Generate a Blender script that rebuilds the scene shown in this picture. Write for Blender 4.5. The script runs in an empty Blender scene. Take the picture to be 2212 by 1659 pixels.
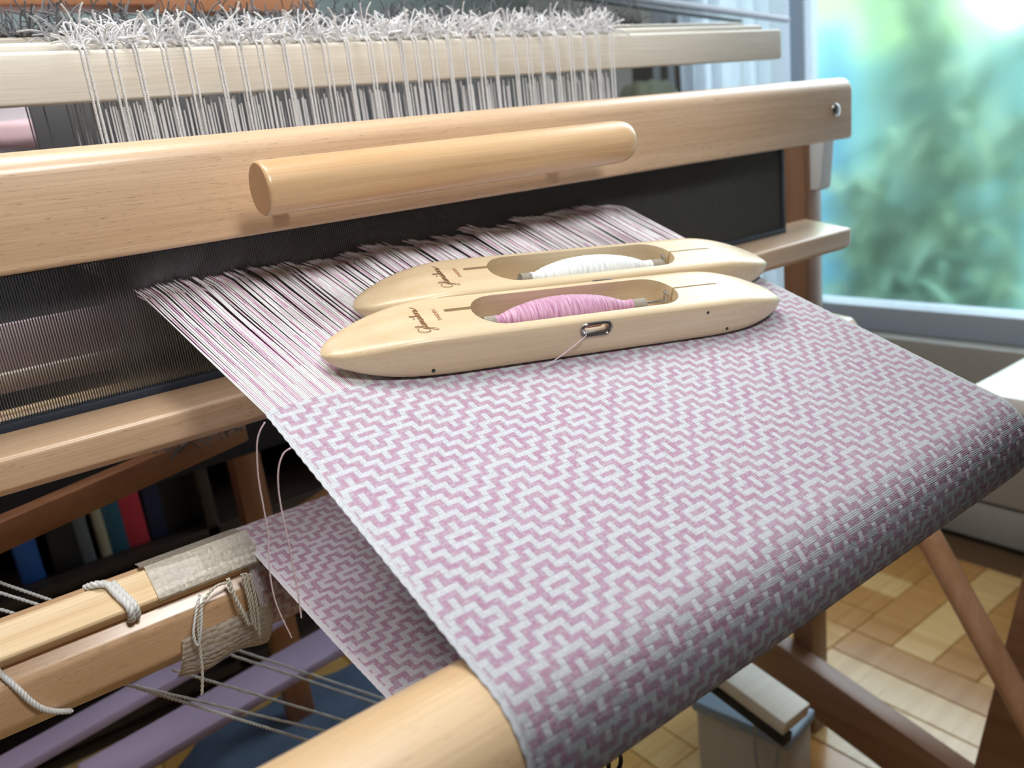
import bpy, bmesh, math, random
import numpy as np
from mathutils import Vector, Matrix
random.seed(7); rng = np.random.default_rng(7)
SC = bpy.context.scene
COL = SC.collection
PI = math.pi

# ------------------------------------------------------------------ camera
RM = np.array([[0.7921856, 0.2584779, -0.5528391],
               [-0.5988318, 0.1545869, -0.7858138],
               [-0.1176538, 0.9535680, 0.2772463]])
CP = np.array([0.0, -0.0880, 0.2340])
FPX = 1765.6
TH = math.radians(20.61)          # slope of the woven cloth
CT, ST = math.cos(TH), math.sin(TH)
cd = bpy.data.cameras.new('camera'); cam = bpy.data.objects.new('camera', cd); COL.objects.link(cam)
M = Matrix.Identity(4)
for a in range(3):
    for b in range(3): M[a][b] = RM[a][b]
M.translation = Vector(CP) if False else M.translation
for a in range(3): M[a][3] = CP[a]
cam.matrix_world = M
cd.sensor_width = 36; cd.lens = FPX / 2212 * 36
cd.clip_start = 0.01; cd.clip_end = 60
cd.dof.use_dof = True; cd.dof.focus_distance = 0.47; cd.dof.aperture_fstop = 8.0
cd.dof.aperture_blades = 0
SC.camera = cam
SC.view_settings.view_transform = 'Standard'
SC.view_settings.look = 'None'
SC.view_settings.gamma = 1.0
SC.view_settings.use_curve_mapping = False
SC.view_settings.exposure = 0.14

# ------------------------------------------------------------------ world and lights
W = bpy.data.worlds.new('world'); SC.world = W; W.use_nodes = True
bg = W.node_tree.nodes['Background']
bg.inputs[0].default_value = (0.78, 0.91, 1.0, 1); bg.inputs[1].default_value = 5.2

def area(name, loc, target, sx, sy, power, color):
    l = bpy.data.lights.new(name, 'AREA'); l.shape = 'RECTANGLE'; l.size = sx; l.size_y = sy
    l.energy = power; l.color = color
    o = bpy.data.objects.new(name, l); COL.objects.link(o)
    o.location = loc
    o.rotation_euler = (Vector(target) - Vector(loc)).to_track_quat('-Z', 'Y').to_euler()
    return o
area('ceiling_lamp_light', (0.15, 0.27, 1.45), (0.25, 0.33, 0), 0.8, 0.34, 12, (1.0, 0.985, 0.96))
sp = bpy.data.lights.new('added_fill_spot', 'SPOT'); sp.energy = 19; sp.color = (1.0, 0.97, 0.93)  # added frontal fill without a known lamp; cone kept off the cloth front
sp.spot_size = math.radians(56); sp.spot_blend = .30; sp.shadow_soft_size = .10
spo = bpy.data.objects.new('added_fill_spot', sp); COL.objects.link(spo); spo.location = (.16, -.36, .76)
spo.rotation_euler = (Vector((.24, .44, .30)) - Vector(spo.location)).to_track_quat('-Z', 'Y').to_euler()
area('added_back_fill_light', (-0.35, 0.80, 1.55), (0.1, 0.5, 0.2), 0.6, 0.3, 9, (1.0, 0.975, 0.94))  # added light from above left to brighten yarn tufts and edges
pl = area('window_daylight_portal', (1.70, 0.78, 0.72), (0, 0.78, 0.72), 1.12, 1.8, 1, (1, 1, 1))
pl.data.cycles.is_portal = True

# ------------------------------------------------------------------ helpers
def ray(x, y): return RM @ np.array([x - 1106, -(y - 829.5), -FPX])
def ony(x, y, Y): r = ray(x, y); return CP + r * ((Y - CP[1]) / r[1])
def onx(x, y, X): r = ray(x, y); return CP + r * ((X - CP[0]) / r[0])
def onz(x, y, Z): r = ray(x, y); return CP + r * ((Z - CP[2]) / r[2])
def f2w(x, y, z): return Vector((x, y * CT - z * ST, y * ST + z * CT))

def link(name, me, mat=None, parent=None):
    o = bpy.data.objects.new(name, me); COL.objects.link(o)
    if mat is not None and len(me.materials) == 0: me.materials.append(mat)
    if parent is not None: o.parent = parent
    return o
def thing(name, label, cat, loc=(0, 0, 0), group=None):
    o = bpy.data.objects.new(name, None); COL.objects.link(o); o.location = loc
    o.empty_display_size = 0.02
    o['label'] = label; o['category'] = cat
    if group: o['group'] = group
    return o
def tag(o, label, cat, group=None):
    o['label'] = label; o['category'] = cat
    if group: o['group'] = group
    return o
def fin(bm, name, smooth=None):
    me = bpy.data.meshes.new(name); bm.to_mesh(me); bm.free()
    if smooth is not None:
        for p in me.polygons: p.use_smooth = True
        me.set_sharp_from_angle(angle=math.radians(smooth))
    return me
def box_bm(lo, hi, bev=0.0, seg=2, bm=None):
    new = bmesh.new()
    r = bmesh.ops.create_cube(new, size=1)
    for v in new.verts:
        v.co = Vector([lo[k] + (v.co[k] + .5) * (hi[k] - lo[k]) for k in range(3)])
    if bev > 0: bmesh.ops.bevel(new, geom=list(new.edges), offset=bev, segments=seg, profile=.5, affect='EDGES')
    if bm is None: return new
    me = bpy.data.meshes.new('t'); new.to_mesh(me); new.free(); bm.from_mesh(me); bpy.data.meshes.remove(me)
    return bm
def box(name, lo, hi, mat, parent=None, bev=0.001, seg=2):
    return link(name, fin(box_bm(lo, hi, bev, seg), name, 35), mat, parent)
def bar(name, p, q, w, h, mat, parent=None, bev=0.002, up=(0, 0, 1)):
    """box running from p to q, w across, h in the up direction"""
    p, q = Vector(p), Vector(q); d = q - p; L = d.length; d.normalize()
    s = d.cross(Vector(up)).normalized(); u = s.cross(d)
    bm = box_bm((0, -w / 2, -h / 2), (L, w / 2, h / 2), bev)
    o = link(name, fin(bm, name, 35), mat)
    m = Matrix((d, -s, u)).transposed().to_4x4()
    o.data.transform(Matrix.Translation(p) @ m)
    if parent is not None: o.parent = parent
    return o
def tube_bm(bm, pts, r, n=6, caps=True):
    P = [Vector(p) for p in pts]; K = len(P)
    R = r if hasattr(r, '__len__') else [r] * K
    prev = None; rings = []
    for k in range(K):
        t = (P[min(k + 1, K - 1)] - P[max(k - 1, 0)]).normalized()
        if prev is None:
            a = Vector((0, 0, 1)) if abs(t.z) < .9 else Vector((1, 0, 0))
            u = t.cross(a).normalized()
        else:
            u = (prev - t * prev.dot(t)).normalized()
        prev = u; w = t.cross(u)
        rings.append([bm.verts.new(P[k] + (u * math.cos(2 * PI * i / n) + w * math.sin(2 * PI * i / n)) * R[k]) for i in range(n)])
    for k in range(K - 1):
        for i in range(n):
            bm.faces.new((rings[k][i], rings[k][(i + 1) % n], rings[k + 1][(i + 1) % n], rings[k + 1][i]))
    if caps:
        bm.faces.new(rings[0][::-1]); bm.faces.new(rings[-1])
    return bm
def smooth_path(pts, n=6):
    P = [Vector(p) for p in pts]; out = []
    for k in range(len(P) - 1):
        a = P[max(k - 1, 0)]; b = P[k]; c = P[k + 1]; d = P[min(k + 2, len(P) - 1)]
        for i in range(n):
            t = i / n
            out.append(0.5 * ((2 * b) + (-a + c) * t + (2 * a - 5 * b + 4 * c - d) * t * t + (-a + 3 * b - 3 * c + d) * t ** 3))
    out.append(P[-1]); return out
def tube(name, pts, r, mat, parent=None, n=6):
    bm = bmesh.new(); tube_bm(bm, pts, r, n); return link(name, fin(bm, name, 60), mat, parent)
def strands_bm(bm, pts, r, strands=3, pitch=0.004, n=5, rs=None):
    """a plied cord: real strands twisted round one another"""
    P = [Vector(p) for p in pts]
    seg = [0]
    for k in range(1, len(P)): seg.append(seg[-1] + (P[k] - P[k - 1]).length)
    L = seg[-1]; N = max(6, int(L / pitch * 7))
    rs = rs or r * .62
    C_ = []; j = 0
    for k in range(N + 1):
        s = L * k / N
        while j < len(P) - 2 and seg[j + 1] < s: j += 1
        t = (s - seg[j]) / max(1e-9, seg[j + 1] - seg[j]); C_.append(P[j].lerp(P[j + 1], min(1, t)))
    prev = None; fr = []
    for k in range(N + 1):
        t = (C_[min(k + 1, N)] - C_[max(k - 1, 0)]).normalized()
        if prev is None: u = t.orthogonal().normalized()
        else: u = (prev - t * prev.dot(t)).normalized()
        prev = u; fr.append((u, t.cross(u)))
    for q in range(strands):
        pp = []
        for k in range(N + 1):
            a = 2 * PI * (q / strands + L * k / N / pitch)
            pp.append(C_[k] + (fr[k][0] * math.cos(a) + fr[k][1] * math.sin(a)) * r * .55)
        tube_bm(bm, pp, rs, n)
    return bm
def round_poly(pts, r, n=4):
    out = []; K = len(pts)
    for k in range(K):
        a, b, c = Vector(pts[k - 1]), Vector(pts[k]), Vector(pts[(k + 1) % K])
        rk = r[k] if hasattr(r, '__len__') else r
        d1 = (a - b).normalized(); d2 = (c - b).normalized()
        if rk <= 0: out.append(b); continue
        ang = d1.angle(d2); t = rk / math.tan(ang / 2)
        p1 = b + d1 * t; p2 = b + d2 * t
        cen = b + (d1 + d2).normalized() * (rk / math.sin(ang / 2))
        v1 = p1 - cen; v2 = p2 - cen
        for i in range(n + 1):
            s = i / n; v = v1.lerp(v2, s)
            if v.length > 1e-12: v = v * (v1.length * (1 - s) + v2.length * s) / v.length
            out.append(cen + v)
    return out
def prism_x(name, poly, x0, x1, mat, parent=None, endr=0.002, n=4, smooth=40):
    """closed (y,z) outline swept along x, ends eased over"""
    cen = sum((Vector(p) for p in poly), Vector((0, 0))) / len(poly)
    size = max((Vector(p) - cen).length for p in poly)
    st = []
    for i in range(n + 1):
        a = i / n * PI / 2; st.append((x0 + endr * (1 - math.sin(a)), 1 - endr / size * (1 - math.cos(PI / 2 - a + 0)) if False else 1 - endr / size * (1 - math.sin(a))))
    st = [(x0 + endr * (1 - math.cos(i / n * PI / 2)), endr * (1 - math.sin(i / n * PI / 2))) for i in range(n + 1)]
    st = st + [(x0 + x1 - x, e) for x, e in st[::-1]]
    bm = bmesh.new(); rings = []
    for x, e in st:
        f = 1 - e / size
        rings.append([bm.verts.new((x, cen[0] + (p[0] - cen[0]) * f, cen[1] + (p[1] - cen[1]) * f)) for p in poly])
    K = len(poly)
    for a, b in zip(rings[:-1], rings[1:]):
        for i in range(K): bm.faces.new((a[i], a[(i + 1) % K], b[(i + 1) % K], b[i]))
    bm.faces.new(rings[0][::-1]); bm.faces.new(rings[-1])
    bmesh.ops.recalc_face_normals(bm, faces=bm.faces)
    return link(name, fin(bm, name, smooth), mat, parent)
def circle_yz(cy, cz, r, n=40): return [(cy + r * math.cos(2 * PI * i / n), cz + r * math.sin(2 * PI * i / n)) for i in range(n)]

# ------------------------------------------------------------------ materials
def srgb(r, g, b):
    f = lambda c: (c / 255 / 12.92) if c / 255 <= .04045 else ((c / 255 + .055) / 1.055) ** 2.4
    return (f(r), f(g), f(b), 1)
def mat(name, col, rough=.6, metal=0, coat=0, noise=0.0, nscale=40, bump=0.0, spec=.5, sheen=0, trans=0, tint2=None, stretch=(1, 1, 1)):
    m = bpy.data.materials.new(name); m.use_nodes = True; nt = m.node_tree; b = nt.nodes['Principled BSDF']
    b.inputs['Base Color'].default_value = col; b.inputs['Roughness'].default_value = rough
    b.inputs['Metallic'].default_value = metal; b.inputs['Coat Weight'].default_value = coat
    b.inputs['Specular IOR Level'].default_value = spec; b.inputs['Sheen Weight'].default_value = sheen
    b.inputs['Transmission Weight'].default_value = trans
    tc = nt.nodes.new('ShaderNodeTexCoord'); mp = nt.nodes.new('ShaderNodeMapping')
    mp.inputs['Scale'].default_value = stretch
    nt.links.new(tc.outputs['Object'], mp.inputs[0])
    nz = nt.nodes.new('ShaderNodeTexNoise'); nz.inputs['Scale'].default_value = nscale; nz.inputs['Detail'].default_value = 4
    nt.links.new(mp.outputs[0], nz.inputs['Vector'])
    mx = nt.nodes.new('ShaderNodeMix'); mx.data_type = 'RGBA'
    c2 = tint2 if tint2 else tuple(c * (1 - noise) for c in col[:3]) + (1,)
    mx.inputs[6].default_value = col; mx.inputs[7].default_value = c2
    nt.links.new(nz.outputs[0], mx.inputs[0]); nt.links.new(mx.outputs[2], b.inputs['Base Color'])
    if bump:
        bp = nt.nodes.new('ShaderNodeBump'); bp.inputs['Strength'].default_value = bump; bp.inputs['Distance'].default_value = .001
        nt.links.new(nz.outputs[0], bp.inputs['Height']); nt.links.new(bp.outputs[0], b.inputs['Normal'])
    return m
def wood(name, light, dark, axis=0, rough=.42, coat=.15, fleck=.5, fleckcol=None, bands=1.0, gs=1.0, bumpy=.12, ringy=0.0):
    m = bpy.data.materials.new(name); m.use_nodes = True; nt = m.node_tree; L = nt.links
    b = nt.nodes['Principled BSDF']; b.inputs['Roughness'].default_value = rough; b.inputs['Coat Weight'].default_value = coat
    b.inputs['Coat Roughness'].default_value = .25
    tc = nt.nodes.new('ShaderNodeTexCoord')
    def noise(sc_along, sc_across, detail=3, dist=0.0):
        mp = nt.nodes.new('ShaderNodeMapping'); s = [sc_across] * 3; s[axis] = sc_along
        mp.inputs['Scale'].default_value = s; L.new(tc.outputs['Object'], mp.inputs[0])
        n = nt.nodes.new('ShaderNodeTexNoise'); n.inputs['Scale'].default_value = 1; n.inputs['Detail'].default_value = detail
        n.inputs['Distortion'].default_value = dist
        L.new(mp.outputs[0], n.inputs['Vector']); return n.outputs[0]
    def ramp(src, p0, p1, c0=(0, 0, 0, 1), c1=(1, 1, 1, 1)):
        r = nt.nodes.new('ShaderNodeValToRGB'); r.color_ramp.elements[0].position = p0; r.color_ramp.elements[1].position = p1
        r.color_ramp.elements[0].color = c0; r.color_ramp.elements[1].color = c1
        L.new(src, r.inputs[0]); return r.outputs[0]
    big = noise(3 * gs, 45 * gs, 3, .6)
    base = ramp(big, .32, .68, dark, light)
    fine = ramp(noise(12 * gs, 900 * gs, 2), .3, .7, (.90, .88, .86, 1), (1.05, 1.05, 1.05, 1))
    mu = nt.nodes.new('ShaderNodeMix'); mu.data_type = 'RGBA'; mu.blend_type = 'MULTIPLY'; mu.inputs[0].default_value = bands
    L.new(base, mu.inputs[6]); L.new(fine, mu.inputs[7]); cur = mu.outputs[2]
    if ringy:
        mp = nt.nodes.new('ShaderNodeMapping'); s = [28.0] * 3; s[axis] = 2.2; mp.inputs['Scale'].default_value = s
        L.new(tc.outputs['Object'], mp.inputs[0])
        wv = nt.nodes.new('ShaderNodeTexWave'); wv.inputs['Scale'].default_value = 1.1; wv.inputs['Distortion'].default_value = 9
        wv.inputs['Detail'].default_value = 1.5; wv.inputs['Detail Scale'].default_value = .6
        wv.bands_direction = 'Z'
        L.new(mp.outputs[0], wv.inputs[0])
        rr = ramp(wv.outputs[0], .0, .35, tuple(1 - ringy * k for k in (.25, .4, .55)) + (1,), (1, 1, 1, 1))
        m3 = nt.nodes.new('ShaderNodeMix'); m3.data_type = 'RGBA'; m3.blend_type = 'MULTIPLY'; m3.inputs[0].default_value = 1
        L.new(cur, m3.inputs[6]); L.new(rr, m3.inputs[7]); cur = m3.outputs[2]
    if fleck > 0:
        f = ramp(noise(130 * gs, 1500 * gs, 1), .66, .74)
        m2 = nt.nodes.new('ShaderNodeMix'); m2.data_type = 'RGBA'
        fm = nt.nodes.new('ShaderNodeMath'); fm.operation = 'MULTIPLY'; fm.inputs[1].default_value = fleck
        L.new(f, fm.inputs[0]); L.new(fm.outputs[0], m2.inputs[0]); L.new(cur, m2.inputs[6])
        m2.inputs[7].default_value = fleckcol or tuple(c * .45 for c in dark[:3]) + (1,)
        cur = m2.outputs[2]
    L.new(cur, b.inputs['Base Color'])
    if bumpy:
        bp = nt.nodes.new('ShaderNodeBump'); bp.inputs['Strength'].default_value = bumpy; bp.inputs['Distance'].default_value = .0006
        L.new(noise(40 * gs, 700 * gs, 2), bp.inputs['Height']); L.new(bp.outputs[0], b.inputs['Normal'])
    return m
BEECH = wood('beech_wood', srgb(228, 198, 166), srgb(216, 182, 146), 0, fleck=.6, coat=.4, rough=.36, ringy=.10)
BEECH2 = wood('pale_beech_wood', srgb(232, 204, 166), srgb(220, 186, 144), 0, fleck=.35, rough=.38)
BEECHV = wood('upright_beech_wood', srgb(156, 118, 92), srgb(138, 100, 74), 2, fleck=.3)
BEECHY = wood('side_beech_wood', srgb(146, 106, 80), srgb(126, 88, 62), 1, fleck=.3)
BIRCH = wood('birch_wood', srgb(238, 234, 224), srgb(230, 222, 208), 0, fleck=.0, rough=.5, coat=.05)
PINE = wood('pine_lath_wood', srgb(238, 214, 176), srgb(228, 198, 152), 0, fleck=0, ringy=.3, rough=.6, coat=0)
MAPLE = wood('maple_shuttle_wood', srgb(220, 202, 172), srgb(208, 186, 150), 0, fleck=.0, rough=.36, coat=.25, bands=.7, gs=1.3, ringy=.10)
DOWEL = wood('varnished_dowel_wood', srgb(226, 192, 150), srgb(214, 174, 128), 0, fleck=.15, rough=.33, coat=.35)
OAK = wood('dark_brown_wood', srgb(120, 78, 48), srgb(96, 58, 34), 1, fleck=.2)
SHELF = wood('dark_shelf_wood', srgb(46, 34, 28), srgb(34, 24, 20), 0, fleck=0)
STEEL = mat('brushed_steel', (.62, .62, .62, 1), rough=.25, metal=1, nscale=300, noise=.2)
REEDM = mat('reed_steel', (.30, .305, .30, 1), rough=.42, metal=.7, nscale=200, noise=.3)
NAVY = mat('navy_reed_tape', srgb(44, 54, 72), rough=.6, noise=.3, nscale=300, bump=.4)
COTTON = mat('white_cotton_cord', srgb(248, 248, 250), rough=.8, sheen=.3, noise=.08, nscale=900, bump=.2)
GREYC = mat('grey_heddle_cord', srgb(186, 186, 190), rough=.85, noise=.15, nscale=900)
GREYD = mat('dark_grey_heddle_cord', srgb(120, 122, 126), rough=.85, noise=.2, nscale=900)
CORD = mat('satin_tie_cord', srgb(226, 228, 228), rough=.38, sheen=.2, noise=.1, nscale=700, bump=.2)
TWINE = mat('cream_tape_cord', srgb(206, 200, 186), rough=.7, noise=.12, nscale=500, bump=.2)

# ================================================================== STRUCTURE
XR, YB, ZF = 1.66, 1.95, -0.66
def struct(o): o['kind'] = 'structure'; return o
WALLM = mat('pale_plaster', srgb(196, 200, 198), rough=.9, noise=.05, nscale=6)
GREENW = mat('grey_green_plaster', srgb(170, 184, 182), rough=.9, noise=.08, nscale=3)
WHITEP = mat('white_paint', srgb(216, 220, 224), rough=.4, noise=.03, nscale=20)
GREYP = mat('grey_painted_panel', srgb(158, 156, 150), rough=.6, noise=.1, nscale=5)
FL = struct(box('floor', (-1.6, -1.6, ZF - .05), (XR + .1, YB + .1, ZF - .006), mat('floor_underlay', srgb(110, 80, 50), rough=.8, noise=.2)))
PARQ = [wood('honey_parquet_%s' % n, a, b, 0, fleck=.2, rough=.22, coat=.5) for n, a, b in
        (('gold', srgb(214, 170, 104), srgb(196, 148, 82)), ('amber', srgb(196, 146, 82), srgb(178, 126, 64)), ('pale', srgb(226, 190, 130), srgb(210, 168, 106)))]
PM = []
for m_ in PARQ:
    PM.append(link('parquet_block', fin(box_bm((-.0345, -.1745, -.006), (.0345, .1745, 0.0), .0015, 1), 'parquet_block', 30), m_))
first = {0: True, 1: True, 2: True}
# basket-weave parquet: squares of five blocks, each block its own piece
cnt = 0
for gx in range(0, 6):
    for gy in range(-1, 4):
        for k in range(5):
            cx = -.05 + gx * .35; cy = .1 + gy * .35
            v = rng.integers(0, 3)
            if (gx + gy) % 2 == 0: lx, ly, rz = cx + (k - 2) * .07, cy, 0
            else: lx, ly, rz = cx, cy + (k - 2) * .07, PI / 2
            if lx > XR - .1: continue
            src = PM[v]
            o = src if first[v] else src.copy()
            if not first[v]: COL.objects.link(o)
            first[v] = False
            o.location = (lx, ly, ZF); o.rotation_euler = (0, 0, rz); o.parent = FL
struct(box('wall_back', (-1.6, YB, ZF), (XR + .1, YB + .1, 1.8), GREENW))
struct(box('wall_left', (-1.7, -1.6, ZF), (-1.6, YB, 1.8), WALLM))
struct(box('wall_front', (-1.6, -1.7, ZF), (XR + .1, -1.6, 1.8), mat('dark_plaster', srgb(70, 62, 56), rough=.9, noise=.1)))
struct(box('ceiling', (-1.7, -1.7, 1.8), (XR + .2, YB + .1, 1.9), WHITEP))
# right wall with the window opening
WY0, WY1, WZ0, WZ1 = .22, 1.34, -.225, 1.62
bm = box_bm((XR, -1.6, ZF), (XR + .12, YB, WZ0))
box_bm((XR, -1.6, WZ1), (XR + .12, YB, 1.8), bm=bm)
box_bm((XR, -1.6, WZ0), (XR + .12, WY0, WZ1), bm=bm)
box_bm((XR, WY1, WZ0), (XR + .12, YB, WZ1), bm=bm)
struct(link('wall_right', fin(bm, 'wall_right'), WALLM))
struct(box('baseboard_right', (XR - .016, -1.5, ZF), (XR, 1.9, ZF + .09), WHITEP, bev=.003))
struct(box('trim_1', (XR - .05, -1.2, WZ0 - .13), (XR, 1.5, WZ0 - .02), GREYP, bev=.004))
wn = bpy.data.objects.new('window_1', None); COL.objects.link(wn); wn['kind'] = 'structure'; wn.location = (XR, .78, WZ0)
BLUEW = mat('bluish_white_frame', srgb(160, 170, 182), rough=.4, noise=.03)
def wpart(name, lo, hi, m, bev=.004):
    o = box(name, [lo[k] - wn.location[k] for k in range(3)], [hi[k] - wn.location[k] for k in range(3)], m, wn, bev); return o
wpart('frame_bottom', (XR - .01, WY0, WZ0 - .02), (XR + .06, WY1, WZ0 + .035), BLUEW)
wpart('frame_top', (XR, WY0, WZ1 - .05), (XR + .06, WY1, WZ1), BLUEW)
wpart('frame_side', (XR, WY1 - .05, WZ0), (XR + .06, WY1, WZ1), BLUEW)
wpart('mullion', (XR, 1.03, WZ0), (XR + .05, 1.075, WZ1), BLUEW)
wpart('frame_side', (XR, WY0, WZ0), (XR + .06, WY0 + .05, WZ1), BLUEW)
GL = bpy.data.materials.new('window_glass'); GL.use_nodes = True
gb = GL.node_tree.nodes['Principled BSDF']; gb.inputs['Transmission Weight'].default_value = 1; gb.inputs['Roughness'].default_value = .38
gb.inputs['IOR'].default_value = 1.09; gb.inputs['Base Color'].default_value = (.96, 1, 1, 1)
wpart('glass_pane', (XR + .028, WY0 + .05, WZ0 + .03), (XR + .032, WY1 - .05, WZ1 - .05), GL, 0)
# white curtain left of the window (hangs in folds)
def translucent(m, w=.6):
    nt = m.node_tree; b = nt.nodes['Principled BSDF']; tr = nt.nodes.new('ShaderNodeBsdfTranslucent'); tr.inputs[0].default_value = (.9, .93, .96, 1)
    mx = nt.nodes.new('ShaderNodeMixShader'); mx.inputs[0].default_value = w
    nt.links.new(b.outputs[0], mx.inputs[1]); nt.links.new(tr.outputs[0], mx.inputs[2]); nt.links.new(mx.outputs[0], nt.nodes['Material Output'].inputs[0]); return m
def curtain(name, y0, y1, z0, z1, x, m, label, n=60, amp=.012, w=9):
    bm = bmesh.new(); rows = []
    for k in range(2):
        rows.append([])
    for i in range(n + 1):
        t = i / n; y = y0 + (y1 - y0) * t; dx = amp * math.sin(t * w * 2 * PI) + amp * .4 * math.sin(t * w * 3.3 * PI + 1)
        rows[0].append(bm.verts.new((x + dx, y, z0))); rows[1].append(bm.verts.new((x + dx * .8, y, z1)))
    for i in range(n): bm.faces.new((rows[0][i], rows[0][i + 1], rows[1][i + 1], rows[1][i]))
    bmesh.ops.solidify(bm, geom=list(bm.faces), thickness=.0012)
    return tag(link(name, fin(bm, name, 80), m), label, 'curtain')
curtain('white_curtain', 1.035, 1.42, ZF + .05, 1.6, XR - .05, translucent(mat('white_curtain_fabric', srgb(226, 234, 244), rough=.9, noise=.05)), 'white curtain hanging in soft folds at the left edge of the window')

# ================================================================== OUTDOORS
def tealmat():
    m = mat('turquoise_netting', srgb(158, 200, 194), rough=.8, tint2=srgb(112, 160, 162), nscale=2.2); return m
curtain('garden_netting', .2, 3.6, -1.0, .42, 3.6, tealmat(), 'turquoise netting screen standing in the garden behind the plants', n=120, amp=.05, w=12)['category'] = 'netting'
tag(box('garden_bed', (1.8, -.8, -.95), (3.5, 3.6, -.715), mat('dark_garden_soil', srgb(70, 84, 92), rough=.9, noise=.4, nscale=6), bev=.02), 'dark blue-grey soil of the garden bed below the window, beneath the plants', 'garden bed')
def leafmesh(L, w):
    bm = bmesh.new(); rows = []
    for k in range(6):
        t = k / 5; ww = w * math.sin(PI * min(1, t * .9 + .08)) ; x = L * t; z = -L * .5 * t * t
        rows.append([bm.verts.new((x, -ww, z + .2 * ww)), bm.verts.new((x, 0, z)), bm.verts.new((x, ww, z + .2 * ww))])
    for a, b in zip(rows[:-1], rows[1:]):
        for i in range(2): bm.faces.new((a[i], a[i + 1], b[i + 1], b[i]))
    return bm
LEAFM = [mat('leaf_green_%s' % n, c, rough=.6, noise=.3, nscale=8) for n, c in (('mid', srgb(124, 164, 124)), ('dark', srgb(88, 134, 108)), ('pale', srgb(166, 198, 156)))]
def plant(x, y, z0, h, nst, nl, lm, label, spread=.12, L=.16, w=.016):
    t = thing('leafy_garden_plant', label, 'plant', (x, y, z0), 'plants beyond the window')
    bmS = bmesh.new(); bmL = bmesh.new()
    lf = leafmesh(L, w); lme = bpy.data.meshes.new('l'); lf.to_mesh(lme); lf.free()
    for s in range(nst):
        a = random.uniform(0, 2 * PI); d = random.uniform(.2, 1) * spread
        top = Vector((math.cos(a) * d * 1.6, math.sin(a) * d * 1.6, h * random.uniform(.75, 1.05)))
        base = Vector((math.cos(a) * d * .5, math.sin(a) * d * .5, 0))
        tube_bm(bmS, [base, base.lerp(top, .5) + Vector((.01, 0, 0)), top], [.007, .006, .003], 5)
        for q in range(nl):
            p = base.lerp(top, random.uniform(.2, 1))
            m_ = Matrix.Translation(p) @ Matrix.Rotation(random.uniform(0, 2 * PI), 4, 'Z') @ Matrix.Rotation(random.uniform(-.9, .5), 4, 'Y') @ Matrix.Scale(random.uniform(.7, 1.3), 4)
            st = len(bmL.verts); bmL.from_mesh(lme); bmL.verts.ensure_lookup_table()
            bmesh.ops.transform(bmL, matrix=m_, verts=bmL.verts[st:])
    bpy.data.meshes.remove(lme)
    link('stems', fin(bmS, 'stems', 60), LEAFM[1], t)
    f = link('foliage', fin(bmL, 'foliage', 60), lm, t); f['kind'] = 'stuff'
    return t
def outp(px, py, X): return onx(px, py, X)
p_ = outp(1880, 560, 2.35); plant(2.35, p_[1], -.72, .85, 9, 26, LEAFM[0], 'mid green leafy plant outside the window, left of the two tall ones')
p_ = outp(2030, 560, 2.75); plant(2.75, p_[1], -.72, 1.35, 10, 34, LEAFM[1], 'tall dark green leafy plant outside the middle of the window')
p_ = outp(2150, 560, 2.45); plant(2.45, p_[1], -.72, 1.15, 8, 24, LEAFM[0], 'tall mid green plant outside, near the right edge of the photo')
p_ = outp(1960, 560, 2.12); plant(2.12, p_[1], -.72, .62, 7, 26, LEAFM[1], 'low dark green bushy plant just outside the window pane')
p_ = outp(1990, 200, 3.1); plant(3.1, p_[1], -.72, 1.75, 6, 26, LEAFM[2], 'tallest pale green plant outside, against the turquoise netting', spread=.2)
def blob_hedge(name, c, s, m, label, seed):
    bm = bmesh.new(); bmesh.ops.create_icosphere(bm, subdivisions=4, radius=1)
    r_ = np.random.default_rng(seed); ph = r_.uniform(0, 6, 6)
    for v in bm.verts:
        q = v.co.copy(); d = 1 + .13 * math.sin(7 * q.x + ph[0]) * math.sin(6 * q.y + ph[1]) + .08 * math.sin(15 * q.z + ph[2] + 9 * q.x)
        v.co = Vector((c[0] + q.x * s[0] * d, c[1] + q.y * s[1] * d, c[2] + q.z * s[2] * d))
    return tag(link(name, fin(bm, name, 60), m), label, 'hedge')
HEDGE = mat('yellow_green_hedge', srgb(176, 208, 138), rough=.9, tint2=srgb(104, 150, 96), nscale=5, bump=1)  # yellow-green mottled with a deeper green
blob_hedge('hedge', (5.0, 3.3, .35), (.6, 1.05, 1.3), HEDGE, 'yellow-green hedge behind the netting, at the top left of the window', 3)
blob_hedge('hedge', (5.2, 1.0, .25), (.6, 1.0, 1.15), mat('grey_green_hedge', srgb(140, 176, 150), rough=.9, tint2=srgb(100, 140, 120), nscale=5), 'greyer green hedge behind the netting, at the top right of the window', 5)  # greyer green mottle
q0 = onx(1770, 60, 3.3); q1 = onx(1835, 165, 3.3)
tag(box('blue_garden_post', (3.25, q1[1] + .06, -.72), (3.40, q0[1], q0[2]), mat('blue_plastic', srgb(66, 132, 160), rough=.5, noise=.15)), 'dark blue post standing in the garden bed, just right of the window frame', 'post')

g_ = outp(2192, 42, 3.9)
GW = mat('white_highlight_ball', srgb(250, 252, 250), rough=.4, noise=.02)  # added white ball, stands for a blurred bright spot
bm = bmesh.new(); bmesh.ops.create_uvsphere(bm, u_segments=24, v_segments=16, radius=.05)
for v in bm.verts: v.co += Vector((3.9, g_[1], g_[2]))
tube_bm(bm, [(3.9, g_[1], -1.0), (3.9, g_[1], g_[2] - .04)], .008, 8)
tag(link('highlight_ball', fin(bm, 'highlight_ball', 60), GW), 'added white ball on a thin stake for a blurred highlight, top right corner', 'globe')

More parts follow.
